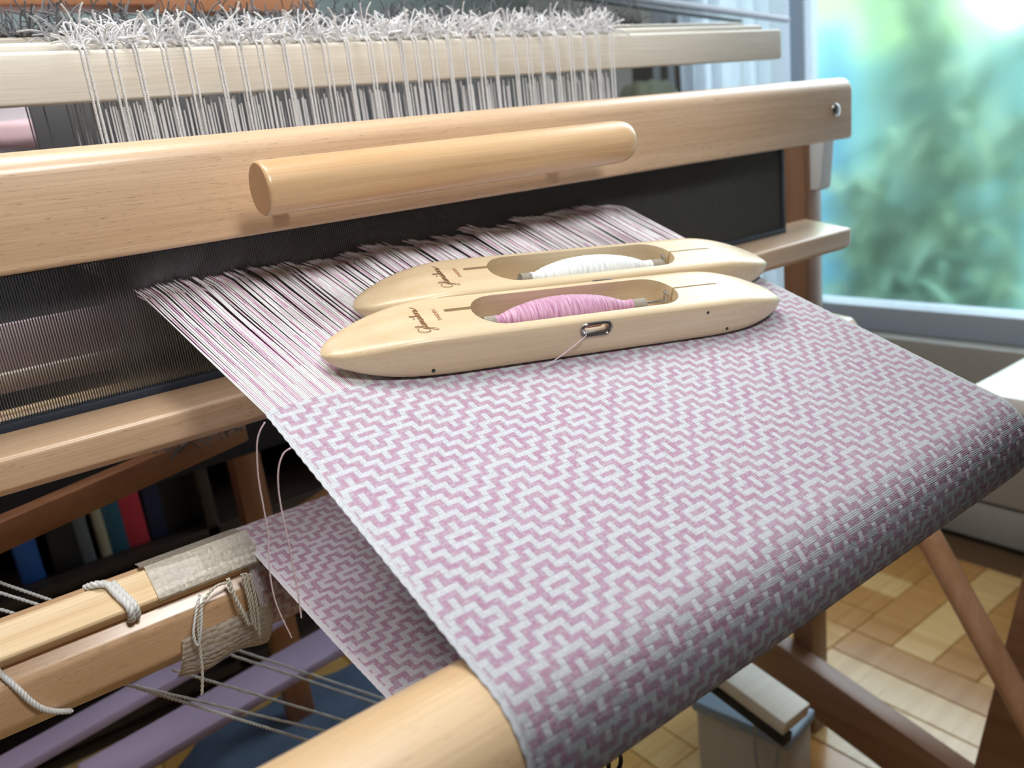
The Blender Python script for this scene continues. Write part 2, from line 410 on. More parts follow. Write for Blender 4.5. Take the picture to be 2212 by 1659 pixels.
# ================================================================== LOOM FRAME
loom = thing('floor_loom', 'beech floor loom frame with round front beam carrying the pink and white cloth', 'loom', (.9, .52, ZF))
def lp(o):                                   # keep world placement although parented to an offset empty
    o.parent = loom; o.matrix_parent_inverse = Matrix.Translation(loom.location).inverted(); return o
BBY, BBZ = f2w(0, .14, -.031)[1], f2w(0, .14, -.031)[2]
lp(prism_x('breast_beam', circle_yz(BBY, BBZ, .0300, 64), -.24, .522, DOWEL if False else BEECH2, endr=.004))
# castle upright behind the beater, front legs, side rail
lp(box('upright_post', (.900, .522, ZF), (.937, .556, .215), BEECHV, bev=.003))
lp(box('upright_post', (-.28, .522, ZF), (-.245, .556, .215), BEECHV, bev=.003))
lp(bar('front_leg', (.90, .1745, -.14), (.90, .2505, ZF), .035, .105, BEECHY, up=(0, 1, 0)))
lp(bar('front_leg', (-.28, .215, .07), (-.28, .40, ZF), .035, .105, BEECHY, up=(0, 1, 0)))
lp(bar('side_rail', (.885, .68, -.520), (.885, .23, -.625), .030, .078, BEECHY, up=(0, 0, 1)))
ra, rb = onx(1985, 1120, .80), onx(2215, 1540, .80)
lp(tube('brace_rod', [ra + (ra - rb) * .25, ra, rb, rb + (rb - ra) * .3], .0135, wood('brace_rod_wood', srgb(206, 160, 124), srgb(184, 136, 98), 2, fleck=.2), n=20))
# curved pivot bracket on the upright, the light on it put in as white colour
bp = [(.508, .19), (.524, .19), (.524, .118), (.516, .108), (.508, .118)]
bm = bmesh.new()
lp(prism_x('pivot_bracket', round_poly([(.500, .225), (.522, .225), (.522, .138), (.508, .138)], [.001, .001, .001, .006]), .912, .934, WHITEP, endr=.002))
# top castle rails seen blurred above the heddles
CAST = wood('orange_castle_wood', srgb(206, 146, 108), srgb(190, 126, 88), 0, fleck=.1)
a = ony(0, 22, .80); c1 = ony(328, 20, .80)
lp(box('castle_rail', (-.3, .78, a[2]), (c1[0], .82, a[2] + .06), CAST, bev=.003))
a = ony(345, 38, .90); c1 = ony(676, 20, .90)
lp(box('castle_rail', (a[0], .89, c1[2] - .004), (c1[0], .92, c1[2] + .06), CAST, bev=.003))

# ================================================================== BEATER
bt = thing('beater', 'beech beater with deep top cap, round handle and steel reed', 'beater', (.32, .46, .08))
def bp_(o): o.parent = bt; o.matrix_parent_inverse = Matrix.Translation(bt.location).inverted(); return o
cap = bp_(prism_x('cap', round_poly([(.437, .1990), (.437, .2625), (.470, .2645), (.470, .1990)], [.003, .014, .010, .003], 7), -.24, .866, BEECH, endr=.004))
race = bp_(prism_x('race', round_poly([(.440, .0815), (.4385, .1000), (.500, .1110), (.500, .075), (.447, .0765)], [.0025, .0035, .002, .002, .0015], 5), -.24, .868, BEECH, endr=.005))
# bolt near the right end of the cap
c_ = ony(1806, 238, .437)
bm = bmesh.new(); bmesh.ops.create_uvsphere(bm, u_segments=24, v_segments=12, radius=.0075)
for v in bm.verts: v.co = Vector((c_[0] + v.co.x, .4375 + v.co.y * .45, c_[2] + v.co.z))
bp_(link('bolt', fin(bm, 'bolt', 60), STEEL))['label'] = 'domed steel bolt'
# handle
hb = []
hy, hz, hr = .385, .2277, .0158
prof = [(0, .90), (.0008, .955), (.0025, .99), (.005, 1.0)]
n_ = 40
bm = bmesh.new(); rings = []
HX0, HX1 = .1735, .4690
for dx, f in [(0, .0), (0, .93), (.0004, .965), (.0012, .99), (.0026, 1.0)]:
    rings.append((HX0 + dx, f))
for dx, f in [(.014, 1.0), (.010, .985), (.006, .94), (.003, .86), (.001, .74), (0, .6), (0, 0)]:
    rings.append((HX1 - dx, f))
vs = []
for x, f in rings:
    if f == 0: vs.append([bm.verts.new((x, hy, hz))])
    else: vs.append([bm.verts.new((x, hy + hr * f * math.cos(2 * PI * i / n_), hz + hr * f * math.sin(2 * PI * i / n_))) for i in range(n_)])
for a, b in zip(vs[:-1], vs[1:]):
    for i in range(n_):
        if len(a) == 1: bm.faces.new((a[0], b[(i + 1) % n_], b[i]))
        elif len(b) == 1: bm.faces.new((a[i], a[(i + 1) % n_], b[0]))
        else: bm.faces.new((a[i], a[(i + 1) % n_], b[(i + 1) % n_], b[i]))
bmesh.ops.recalc_face_normals(bm, faces=bm.faces)
handle = bp_(link('handle', fin(bm, 'handle', 50), DOWEL)); handle['label'] = 'thick round varnished handle'
o = bp_(tube('handle_end', [(HX0 - .0003, hy, hz), (HX0 + .0012, hy, hz)], hr * .925, mat('end_grain_beech', srgb(204, 158, 118), rough=.5, noise=.18, nscale=260), n=40)); o['label'] = 'darker end grain of the handle'
for px, py in ((607, 480), (1240, 390)):
    x = {607: .203, 1240: .432}[px]
    o = tube('handle_peg', [(x, hy + .004, hz - .006), (x, .4385, hz - .014)], .0055, BEECH, n=18); bp_(o)
# reed: 0.3 mm dents joined, navy taped bars top and bottom
bm = bmesh.new()
x = -.22; base = box_bm((-.00016, -.0035, .095), (.00016, .0035, .212)); bme = bpy.data.meshes.new('b'); base.to_mesh(bme); base.free()
k = 0
vv = np.array([v.co[:] for v in bme.vertices]); ff = [list(p.vertices) for p in bme.polygons]
V = []; F = []
while x < .786:
    V.append(vv + [x, .478, 0]); F += [[i + 8 * k for i in f] for f in ff]; k += 1; x += .00158
me = bpy.data.meshes.new('reed_dents'); me.from_pydata(np.concatenate(V).tolist(), [], F)
rd = bp_(link('reed_dents', me, REEDM)); rd['kind'] = 'stuff'
bp_(box('reed_baulk', (-.22, .4725, .1055), (.792, .4835, .1115), NAVY, bev=.001))
bp_(box('reed_baulk', (-.22, .4725, .196), (.792, .4835, .204), NAVY, bev=.001))
bp_(box('reed_end', (.785, .4735, .105), (.7935, .4825, .206), NAVY, bev=.001))

# ================================================================== HEDDLE SHAFTS
HX = [0.1265, 0.1431, 0.1585, 0.1768, 0.192, 0.2126, 0.2287, 0.2439, 0.2618, 0.2776, 0.2943, 0.3124, 0.3318, 0.3465, 0.3600, 0.3732, 0.389, 0.4048, 0.4214, 0.4366, 0.4517, 0.4738, 0.4888, 0.5036, 0.5215, 0.5387, 0.5559, 0.5722, 0.5902]
def cordpair(top, bot, gap, twist=True, seed=0):
    bm = bmesh.new()
    for s in (-1, 1):
        pts = [(s * gap / 2, .004, .0025), (s * gap / 2, .0005, .003), (s * gap / 2, -.0012, 0), (s * gap / 2 * .9, -.0012, -top), (s * gap * .35, 0.001, -bot)]
        strands_bm(bm, pts, .00078, 2, .0030, 4)
    return fin(bm, 'heddle', 60)
def tuft_mesh(seed, nst, length, rad=.0006, plied=True):
    r_ = random.Random(seed); bm = bmesh.new()
    for q in range(nst):
        a = r_.uniform(0, 2 * PI); el = r_.uniform(.05, 1.35); L = length * r_.uniform(.5, 1.15)
        d = Vector((math.cos(a) * math.cos(el), math.sin(a) * math.cos(el) * .8, math.sin(el)))
        side = Vector((r_.uniform(-1, 1), r_.uniform(-1, 1), r_.uniform(-.3, .5))) * .25
        o = Vector((r_.uniform(-.0055, .0055), r_.uniform(0, .007), .001))
        pts = [o, o + d * L * .35 + side * L * .12 + Vector((0, 0, .002)), o + d * L * .7 + side * L * .35, o + d * L + side * L * .8 + Vector((0, 0, -.15 * L))]
        pts = smooth_path(pts, 3)
        if plied: strands_bm(bm, pts, rad, 2, .0026, 4)
        else: tube_bm(bm, pts, rad, 4)
    # knots lying on the bar
    for q in range(3):
        c = Vector((r_.uniform(-.004, .004), r_.uniform(0, .006), .0018)); pts = []
        for k in range(11):
            a = k / 10 * 2.3 * PI; pts.append(c + Vector((math.cos(a) * .0022, math.sin(a) * .0018, .0008 * math.sin(a * 1.7 + q))))
        tube_bm(bm, pts, .0007, 5)
    return fin(bm, 'yarn_tuft', 60)
def shaft(y, ztop, x0, x1, barm, cordm, label, xs, tl, seed, front=False, loose=0, group='heddle shafts of the loom', barh=.031, nst=12):
    t = thing('heddle_shaft', label, 'heddle shaft', (x1, y, ztop), group)
    off = Vector((x1, y, ztop))
    bar_ = prism_x('shaft_bar', round_poly([(0, -barh), (0, 0), (.011, .0015), (.011, -barh)], [.0012, .003, .003, .0012], 3), x0 - x1, 0, barm, t, endr=.0015)
    tm = [tuft_mesh(seed + k, nst, tl, plied=front) for k in range(6)]
    for m_ in tm: m_.materials.append(cordm)
    hm = [cordpair(barh, .115, g) for g in ((.0030, .0042, .0022) if front else (.003,))]
    for m_ in hm: m_.materials.append(cordm)
    for i, x in enumerate(xs):
        o = link('yarn_tuft', tm[(i * 5 + 2) % 6], None, t); o.location = (x - x1, .002, .0008); o.rotation_euler = (0, 0, random.uniform(-.5, .5))
        if front:
            o = link('heddle', hm[(i * 7) % 3], None, t); o.location = (x - x1, 0, 0)
    # the many finer heddle cords that hang below the bar
    bm = bmesh.new()
    for i in range(loose):
        x = xs[0] + (xs[-1] - xs[0]) * (i + random.uniform(-.4, .4)) / loose
        yy = .003 + random.uniform(0, .008)
        z0 = -barh - random.uniform(-.002, .009) if front else -barh + .004
        tube_bm(bm, [(x - x1, yy, z0), (x - x1 + random.uniform(-.001, .001), yy, -.125)], .00055 if front else .0005, 4)
    if loose:
        s = link('hanging_heddles', fin(bm, 'hanging_heddles', 60), cordm, t); s['kind'] = 'stuff'
    return t
shaft(.52, .3250, -.22, .858, BIRCH, COTTON, 'front heddle shaft bar in pale birch tied with bright white knotted cords', HX, .028, 11, True, 250, nst=26)
xs2 = [.118 + .0155 * k for k in range(34)]
shaft(.548, .3345, -.22, .862, BIRCH, GREYC, 'second heddle shaft from the front, its grey cord ends standing above the first', xs2, .020, 31, False, 120, nst=12)
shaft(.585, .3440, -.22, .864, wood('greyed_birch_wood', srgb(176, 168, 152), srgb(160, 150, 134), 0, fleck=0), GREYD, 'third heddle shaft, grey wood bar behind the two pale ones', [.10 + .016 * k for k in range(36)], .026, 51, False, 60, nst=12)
shaft(.625, .3500, -.22, .93, wood('shaded_birch_wood', srgb(150, 142, 126), srgb(136, 128, 112), 0, fleck=0), GREYD, 'rearmost heddle shaft with dark grey knotted cord ends', [.10 + .0165 * k for k in range(40)], .030, 71, False, 0, nst=13)  # rear bar's birch darkened, its shade put into the colour
# lower shaft bars seen through the reed at the left
for y, z, h, m_, lb, xe in ((.560, .100, .012, BEECH2, 'pale lower shaft bar seen through the reed, nearest to it', .150), (.590, .121, .009, mat('pinkish_bar', srgb(240, 226, 214), rough=.6, noise=.1), 'pinkish lower shaft bar seen through the reed, highest of the lower bars', .125), (.625, .074, .016, BEECH, 'beech lower shaft bar seen through the reed, lowest and farthest', .17)):
    tag(prism_x('lower_shaft_bar', round_poly([(y, z - h), (y, z), (y + .01, z), (y + .01, z - h)], .001, 2), -.22, .84, m_, endr=.001), lb, 'shaft bar')
o = box('mauve_cloth_panel', (-.22, .64, .098), (.60, .648, .150), mat('mauve_cloth', srgb(226, 206, 214), rough=.9, noise=.15, nscale=60), bev=.001)
tag(o, 'dull mauve band of cloth stretched across behind the reed', 'cloth')
o = box('dark_castle_panel', (-.3, .765, -.05), (1.0, .785, .20), mat('dark_panel', srgb(38, 44, 56), rough=.7, noise=.3, nscale=8), bev=.001)
tag(o, 'dark backing panel standing behind the reed and heddles', 'panel')
o = box('grey_backing_board', (.125, .775, .20), (.66, .785, .335), mat('grey_board', srgb(104, 104, 106), rough=.8, noise=.35, nscale=9), bev=.001)
tag(o, 'mid grey board behind the hanging heddle cords, above the dark panel', 'board')
# white heddle ends hanging at the left edge behind the reed
bm = bmesh.new()
for k in range(26):
    x = .105 + k * .0026 + random.uniform(-.0012, .0012)
    tube_bm(bm, [(x, .53, .20), (x + random.uniform(-.002, .002), .53, .095 + random.uniform(0, .02))], .0005, 4)
o = tag(link('hanging_cords', fin(bm, 'hanging_cords', 60), GREYC), 'cluster of grey heddle cords hanging behind the left end of the warp', 'cords'); o['kind'] = 'stuff'

# ================================================================== WOVEN CLOTH
TP = .0031 / 3; NU = 128; NT = NU * 3 - 2
XL = .127; XW = NT * TP
FELL = .3372
def zigseq(n, seq, start):
    """integer staircase that turns round after each run length in seq"""
    out = np.zeros(n, int); v = 0; d = 1; k = 0; left = start
    for i in range(1, n):
        v += d; out[i] = v; left -= 1
        if left == 0:
            d = -d; left = seq[k % len(seq)]; k += 1
    return out
def draft(nu_y):
    A = zigseq(NU + 4, [8, 6, 8, 6], 4)
    B = zigseq(nu_y, [14, 14], 13)
    i = np.arange(NU + 4)[:, None]; j = np.arange(nu_y)[None, :]
    Wi = (i % 2 == 0) & (j > -1); Wj = (j % 2 == 0) & (i > -1)
    same = Wi == Wj
    weft = ((A[:, None] + B[None, :]) % 4 == 1)
    white = np.where(same, Wi, np.where(weft, Wj, Wi))
    # where both agree, follow the neighbouring link so that lines run on
    nb = np.zeros_like(weft); nb[1:, :] |= (weft[:-1, :]); r2 = np.roll(weft, -1, 0)
    wd = np.where(same, (nb | r2), weft)
    return white, wd
def cloth_path(s_list):
    """arc length from the fell -> (y, z, ny, nz) in world, along flat, round the beam, back to the cloth beam"""
    Rb = .031; Rr = .0338; c1 = np.array([BBY, BBZ]); c2 = np.array([.425, -.020])
    d = c2 - c1; dist = np.linalg.norm(d); ang = math.atan2(d[1], d[0]) + math.asin((Rb + Rr) / dist)
    L1 = FELL - .14; a0 = PI / 2 + TH; a1 = ang - PI / 2 + 2 * PI; L2 = Rb * (a1 - a0)
    tl = math.sqrt(dist ** 2 - (Rb + Rr) ** 2); L3 = tl
    out = []
    for s in s_list:
        if s < L1:
            y = FELL - s; out.append((y * CT, y * ST, -ST, CT))
        elif s < L1 + L2:
            a = a0 + (s - L1) / Rb; out.append((c1[0] + Rb * math.cos(a), c1[1] + Rb * math.sin(a), math.cos(a), math.sin(a)))
        elif s < L1 + L2 + L3:
            t = s - L1 - L2; p = c1 + Rb * np.array([math.cos(a1), math.sin(a1)])
            sag = -.003 * math.sin(PI * t / tl)
            out.append((p[0] + t * math.cos(ang), p[1] + t * math.sin(ang) + sag, -math.sin(-(ang)) * -1 if False else math.cos(a1), math.sin(a1)))
        else:
            t = s - L1 - L2 - L3; a = ang + PI / 2 - t / Rr; rr = Rr - .0011 * t / (2 * PI * Rr)
            out.append((c2[0] + rr * math.cos(a), c2[1] + rr * math.sin(a), -math.cos(a), -math.sin(a)))
    return np.array(out), L1, L2, L3
_, L1, L2, L3 = cloth_path([0])
STOP = L1 + L2                       # fine mesh up to here
NY1 = int(STOP / TP); NY2 = int((L3 + .19) / TP)
white, wd = draft((NY1 + NY2) // 3 + 4)
def cells(t0, t1):
    ii = (np.arange(NT) + 2) // 3; jj = np.arange(t0, t1) // 3
    w = white[np.ix_(ii, jj)].copy(); d = wd[np.ix_(ii, jj)].copy()
    w[:3, :] = True; w[-3:, :] = True; d[:2, :] = False; d[-2:, :] = False
    return w, d
def cloth_colors(w, d):
    N, T = w.shape
    whitec = np.array(srgb(230, 237, 243)[:3]); pinkc = np.array(srgb(202, 176, 196)[:3]); deep = np.array(srgb(184, 138, 168)[:3]); mauve = np.array(srgb(202, 194, 208)[:3])
    n = rng.random((N, T)); slow = rng.random((N // 6 + 2, T // 40 + 2)); slow = np.repeat(np.repeat(slow, 6, 0), 40, 1)[:N, :T]
    slow2 = rng.random((1, T // 3 + 2)); slow2 = np.repeat(slow2, 3, 1)[:, :T]
    k = np.clip(.25 + .5 * (n - .5) + .35 * (slow - .5) + .35 * (slow2 - .5), 0, 1)[..., None]
    pk = pinkc * (1 - k) + deep * k
    m_ = (rng.random((N, T)) < .22)[..., None]; pk = np.where(m_, mauve, pk)
    wh = whitec * (1 - .07 * n[..., None])
    sp = (rng.random((N, T)) < .05)[..., None]; wh = np.where(sp, whitec * np.array([.9, .84, .86]), wh)
    c = np.where(w[..., None], wh, pk)
    return c
def weave_fine(name, t0, t1, material, parent=None):
    w, d = cells(t0, t1); N, T = w.shape
    H = np.zeros((2 * N + 1, 2 * T + 1))
    H[1::2, 1::2] = 1
    dl = np.pad(d, ((1, 1), (0, 0)), mode='edge'); a, b = dl[:-1], dl[1:]
    H[0::2, 1::2] = np.where(a & b, 1, np.where(~a & ~b, .18, .22))
    dl = np.pad(d, ((0, 0), (1, 1)), mode='edge'); a, b = dl[:, :-1], dl[:, 1:]
    H[1::2, 0::2] = np.where(~a & ~b, 1, np.where(a & b, .18, .22))
    # float ends dive under: lower the centre of cells whose thread stops next door
    H += (rng.random(H.shape) - .5) * .28
    H *= .00062
    H0 = H.copy(); s = (np.arange(2 * T + 1) / 2 + t0) * TP
    H = H * (1 + .8 * np.clip((s - L1 + .01) / .03, 0, 1))[None, :]      # floats stand up more where the web bends
    P, *_ = cloth_path(s)
    X = XL + np.arange(2 * N + 1) / 2 * TP
    co = np.zeros((2 * N + 1, 2 * T + 1, 3))
    wob = .0002 * np.sin(s * 900)[None, :] * np.exp(-(np.arange(2 * N + 1))[:, None] / 5.) + .0002 * np.sin(s * 800)[None, :] * np.exp(-(2 * N - np.arange(2 * N + 1))[:, None] / 5.)
    Hn = H
    co[..., 0] = X[:, None] + wob
    co[..., 1] = P[None, :, 0] + Hn * P[None, :, 2]
    co[..., 2] = P[None, :, 1] + Hn * P[None, :, 3]
    idx = np.arange((2 * N + 1) * (2 * T + 1)).reshape(2 * N + 1, 2 * T + 1)
    q = np.stack([idx[:-1, :-1], idx[:-1, 1:], idx[1:, 1:], idx[1:, :-1]], -1).reshape(-1, 4)
    c = cloth_colors(w, d)
    # colour at every vertex: the threads lying on top; between them, threads beneath with gap shade painted in
    cp2 = np.zeros((2 * N + 1, 2 * T + 1, 3)); cnt_ = np.zeros((2 * N + 1, 2 * T + 1, 1))
    for di in (0, 1, 2):
        for dj in (0, 1, 2):
            cp2[di:di + 2 * N:2, dj:dj + 2 * T:2] += c; cnt_[di:di + 2 * N:2, dj:dj + 2 * T:2] += 1
    cp2 /= cnt_
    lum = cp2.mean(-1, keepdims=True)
    under = np.where(lum > .62, np.array(srgb(120, 118, 128)[:3]), np.array(srgb(142, 108, 130)[:3]))  # gap tones darker than any thread, shade put into the colour
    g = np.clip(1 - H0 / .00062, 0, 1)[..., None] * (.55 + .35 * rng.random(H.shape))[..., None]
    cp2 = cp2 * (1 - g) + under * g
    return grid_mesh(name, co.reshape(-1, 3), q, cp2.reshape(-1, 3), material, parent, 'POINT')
def weave_coarse(name, t0, t1, material, parent=None):
    w, d = cells(t0, t1); N, T = w.shape
    H = rng.random((N + 1, T + 1)) * .0005
    s = (np.arange(T + 1) + t0) * TP; P, *_ = cloth_path(s)
    X = XL + np.arange(N + 1) * TP
    co = np.zeros((N + 1, T + 1, 3))
    # weft/warp relief at cell corners
    dl = np.pad(d, 1, mode='edge'); m_ = (dl[:-1, :-1].astype(float) + dl[1:, :-1] + dl[:-1, 1:] + dl[1:, 1:]) / 4
    H += m_ * .0004
    co[..., 0] = X[:, None] - .004 * np.clip((s[None, :] - STOP - L3 + .02) / .05, 0, 1) * (1 - np.arange(N + 1)[:, None] / N)
    co[..., 1] = P[None, :, 0] - H * P[None, :, 2]; co[..., 2] = P[None, :, 1] - H * P[None, :, 3]
    idx = np.arange((N + 1) * (T + 1)).reshape(N + 1, T + 1)
    q = np.stack([idx[:-1, :-1], idx[:-1, 1:], idx[1:, 1:], idx[1:, :-1]], -1).reshape(-1, 4)
    c = cloth_colors(w, d) * np.array([.96, .86, .88]);  # darker, pinker tint puts the web's dim lighting into its colour
    return grid_mesh(name, co.reshape(-1, 3), q, c.reshape(-1, 3), material, parent)
def grid_mesh(name, co, q, c, material, parent, dom='FACE'):
    me = bpy.data.meshes.new(name)
    me.vertices.add(len(co)); me.vertices.foreach_set('co', co.astype(np.float32).ravel())
    me.loops.add(q.size); me.loops.foreach_set('vertex_index', q.astype(np.int32).ravel())
    me.polygons.add(len(q)); me.polygons.foreach_set('loop_start', (np.arange(len(q)) * 4).astype(np.int32))
    me.update(calc_edges=True)
    at = me.attributes.new('thread_colour', 'FLOAT_COLOR', dom)
    at.data.foreach_set('color', np.concatenate([c, np.ones((len(c), 1))], 1).astype(np.float32).ravel())
    me.polygons.foreach_set('use_smooth', np.ones(len(q), bool))
    return link(name, me, material, parent)
CM = bpy.data.materials.new('woven_cotton'); CM.use_nodes = True; nt = CM.node_tree; b = nt.nodes['Principled BSDF']
b.inputs['Roughness'].default_value = .85; b.inputs['Sheen Weight'].default_value = .15; b.inputs['Specular IOR Level'].default_value = .25
at = nt.nodes.new('ShaderNodeAttribute'); at.attribute_name = 'thread_colour'
tc = nt.nodes.new('ShaderNodeTexCoord'); nz = nt.nodes.new('ShaderNodeTexNoise'); nz.inputs['Scale'].default_value = 2600; nz.inputs['Detail'].default_value = 2
nt.links.new(tc.outputs['Object'], nz.inputs['Vector'])
rp = nt.nodes.new('ShaderNodeValToRGB'); rp.color_ramp.elements[0].position = .3; rp.color_ramp.elements[0].color = (.78, .76, .78, 1); rp.color_ramp.elements[1].position = .62
nt.links.new(nz.outputs[0], rp.inputs[0])
mu = nt.nodes.new('ShaderNodeMix'); mu.data_type = 'RGBA'; mu.blend_type = 'MULTIPLY'; mu.inputs[0].default_value = 1
nt.links.new(at.outputs['Color'], mu.inputs[6]); nt.links.new(rp.outputs[0], mu.inputs[7]); nt.links.new(mu.outputs[2], b.inputs['Base Color'])
bp0 = nt.nodes.new('ShaderNodeBump'); bp0.inputs['Strength'].default_value = .4; bp0.inputs['Distance'].default_value = .0003
nt.links.new(nz.outputs[0], bp0.inputs['Height']); nt.links.new(bp0.outputs[0], b.inputs['Normal'])
cloth = thing('woven_cloth', 'pink and white woven cloth with stepped pattern stretched over the front beam', 'cloth', (XL, .3, .11))
def cp_(o): o.parent = cloth; o.matrix_parent_inverse = Matrix.Translation(cloth.location).inverted(); return o
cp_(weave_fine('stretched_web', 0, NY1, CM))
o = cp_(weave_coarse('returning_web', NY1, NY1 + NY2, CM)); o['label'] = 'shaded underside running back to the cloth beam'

# warp threads from the fell through the reed and heddles
WM = bpy.data.materials.new('warp_thread'); WM.use_nodes = True; nt = WM.node_tree; b = nt.nodes['Principled BSDF']; b.inputs['Roughness'].default_value = .8
at = nt.nodes.new('ShaderNodeAttribute'); at.attribute_name = 'thread_colour'; nt.links.new(at.outputs['Color'], b.inputs['Base Color'])
def warp_mesh():
    V = []; F = []; C_ = []
    ns = 5; base = 0
    lift = 0
    for k in range(NT):
        u = (k + 2) // 3; x0 = XL + (k + .5) * TP
        t = (k + .5) / NT; x1 = .1125 + (.5275 - .1125) * t
        x1 += random.uniform(-.0001, .0001)
        pink = (u % 2 == 1)
        if k % 12 == 0: lift = random.uniform(-.0018, .0026)
        dz = lift + random.uniform(-.0008, .0008) - (.0028 if random.random() < .25 else 0)
        r = .00043
        st = [(FELL + .0, 0.0)] + [(FELL + (.484 - FELL) * j / 9, dz * (j / 9) ** 1.6) for j in range(1, 10)]
        pts = []
        for y, z in st:
            f = (y - FELL) / (.484 - FELL); p = f2w(x0 + (x1 - x0) * f, y, z); pts.append(p)
        p = pts[-1]
        pts += [Vector((x1, .53, p.z + .008 + dz * 2)), Vector((x1, .95, .20))]
        for p in pts:
            for q in range(4):
                a = PI / 4 + q * PI / 2
                V.append((p.x + r * math.cos(a), p.y - r * math.sin(a) * .35, p.z + r * math.sin(a)))
        K = len(pts)
        wc = srgb(240, 242, 244); 
        for s in range(K - 1):
            for q in range(4):
                F.append((base + s * 4 + q, base + s * 4 + (q + 1) % 4, base + (s + 1) * 4 + (q + 1) % 4, base + (s + 1) * 4 + q))
                c = srgb(218, 184, 208) if (pink and random.random() < .62) else wc
                C_.append(c)
        base += K * 4
    me = bpy.data.meshes.new('warp_threads'); me.from_pydata(V, [], F)
    at = me.attributes.new('thread_colour', 'FLOAT_COLOR', 'FACE'); at.data.foreach_set('color', np.array(C_, np.float32).ravel())
    for p in me.polygons: p.use_smooth = True
    return me
o = link('warp_threads', warp_mesh(), WM); o['kind'] = 'stuff'
tag(o, 'white and pink warp threads stretched between cloth edge and reed', 'threads')

# ================================================================== CLOTH BEAM and what is tied to it
CB = (.425, -.020)
octo = []
for k in range(8):
    a = math.radians(164 + 45 * k); octo.append((CB[0] + .0330 * math.cos(a), CB[1] + .0330 * math.sin(a)))
cb = prism_x('cloth_beam', round_poly(octo[::-1], .0075, 6), -.24, .82, wood('cloth_beam_wood', srgb(230, 194, 158), srgb(218, 178, 138), 0, fleck=.7, rough=.3, coat=.7), endr=.003, smooth=25)
tag(cb, 'eight-sided beech cloth beam under the front of the loom, cloth wound on it', 'beam')
def pol(a, r): a = math.radians(a); return Vector((0, CB[0] + r * math.cos(a), CB[1] + r * math.sin(a)))
# flat lath lying on the beam
la = 127; nrm = Vector((math.cos(math.radians(la)), math.sin(math.radians(la)))); tan = Vector((-nrm.y, nrm.x))
cen = Vector(CB) + nrm * .0372
lq = [cen + tan * a + nrm * b for a, b in ((-.0112, -.0042), (-.0112, .0030), (-.0088, .0046), (.0098, .0046), (.0112, .0034), (.0112, -.0042))]
lath = tag(prism_x('tie_lath', round_poly([(p.x, p.y) for p in lq][::-1], .0008, 2), -.24, .118, PINE, endr=.001), 'flat pale pine lath lashed along the top of the cloth beam', 'lath')
def lat(x, s, h=0.0):
    """point on the lath front, s across (−1 far edge .. 1 near edge), h above it"""
    p = cen + tan * (s * .0112) + nrm * (.0046 + h); return Vector((x, p.x, p.y))
def lathx(px, py): return float(ony(px, py, .405)[0])
# embossed clear plastic sheet
PLM = bpy.data.materials.new('embossed_plastic'); PLM.use_nodes = True; nt = PLM.node_tree; b = nt.nodes['Principled BSDF']
b.inputs['Base Color'].default_value = srgb(232, 226, 214); b.inputs['Roughness'].default_value = .24; b.inputs['Coat Weight'].default_value = .5; b.inputs['Alpha'].default_value = .92
tc = nt.nodes.new('ShaderNodeTexCoord'); vo = nt.nodes.new('ShaderNodeTexVoronoi'); vo.inputs['Scale'].default_value = 260; vo.feature = 'F1'; vo.inputs['Randomness'].default_value = .45
nt.links.new(tc.outputs['Object'], vo.inputs['Vector']); bq = nt.nodes.new('ShaderNodeBump'); bq.inputs['Strength'].default_value = 1.0; bq.inputs['Distance'].default_value = .0016; bq.invert = True
nt.links.new(vo.outputs['Distance'], bq.inputs['Height']); nt.links.new(bq.outputs[0], b.inputs['Normal'])
def sheet(name, prof, x0, x1, label, skew=0.0, wav=0.0, material=PLM, nx=24):
    bm = bmesh.new(); rows = []
    for i in range(nx + 1):
        t = i / nx; row = []
        for k, p in enumerate(prof):
            s = k / (len(prof) - 1); x = x0 + (x1 - x0) * t + skew * s
            w_ = wav * math.sin(t * 9 + s * 2) * s
            row.append(bm.verts.new((x, p[0] + w_, p[1] + w_ * .5)))
        rows.append(row)
    for a, b_ in zip(rows[:-1], rows[1:]):
        for k in range(len(prof) - 1): bm.faces.new((a[k], a[k + 1], b_[k + 1], b_[k]))
    bmesh.ops.solidify(bm, geom=list(bm.faces), thickness=.0006)
    return tag(link(name, fin(bm, name, 60), material), label, 'plastic sheet')
up = [pol(70, .0350), pol(85, .0352), pol(98, .0368)] + [lat(0, -1.05, .0010), lat(0, -.9, .0014), lat(0, -.3, .0012), lat(0, .3, .0012), lat(0, .85, .0014), lat(0, 1.08, .0008), lat(0, 1.12, -.001)]
sheet('plastic_sheet', [(p.y, p.z) for p in up], lathx(313, 1240), lathx(545, 1200), 'glossy embossed cream plastic sheet folded over the lath beside the cloth roll', skew=.002)
lo = [pol(a, .0345 + .0008 * k) for k, a in enumerate(range(186, 246, 6))]
sheet('plastic_sheet', [(p.y, p.z) for p in lo], float(ony(398, 1420, .40)[0]), float(ony(562, 1370, .40)[0]) + .01, 'dull grey embossed plastic flap hanging under the cloth beam', skew=-.006, wav=.0018)
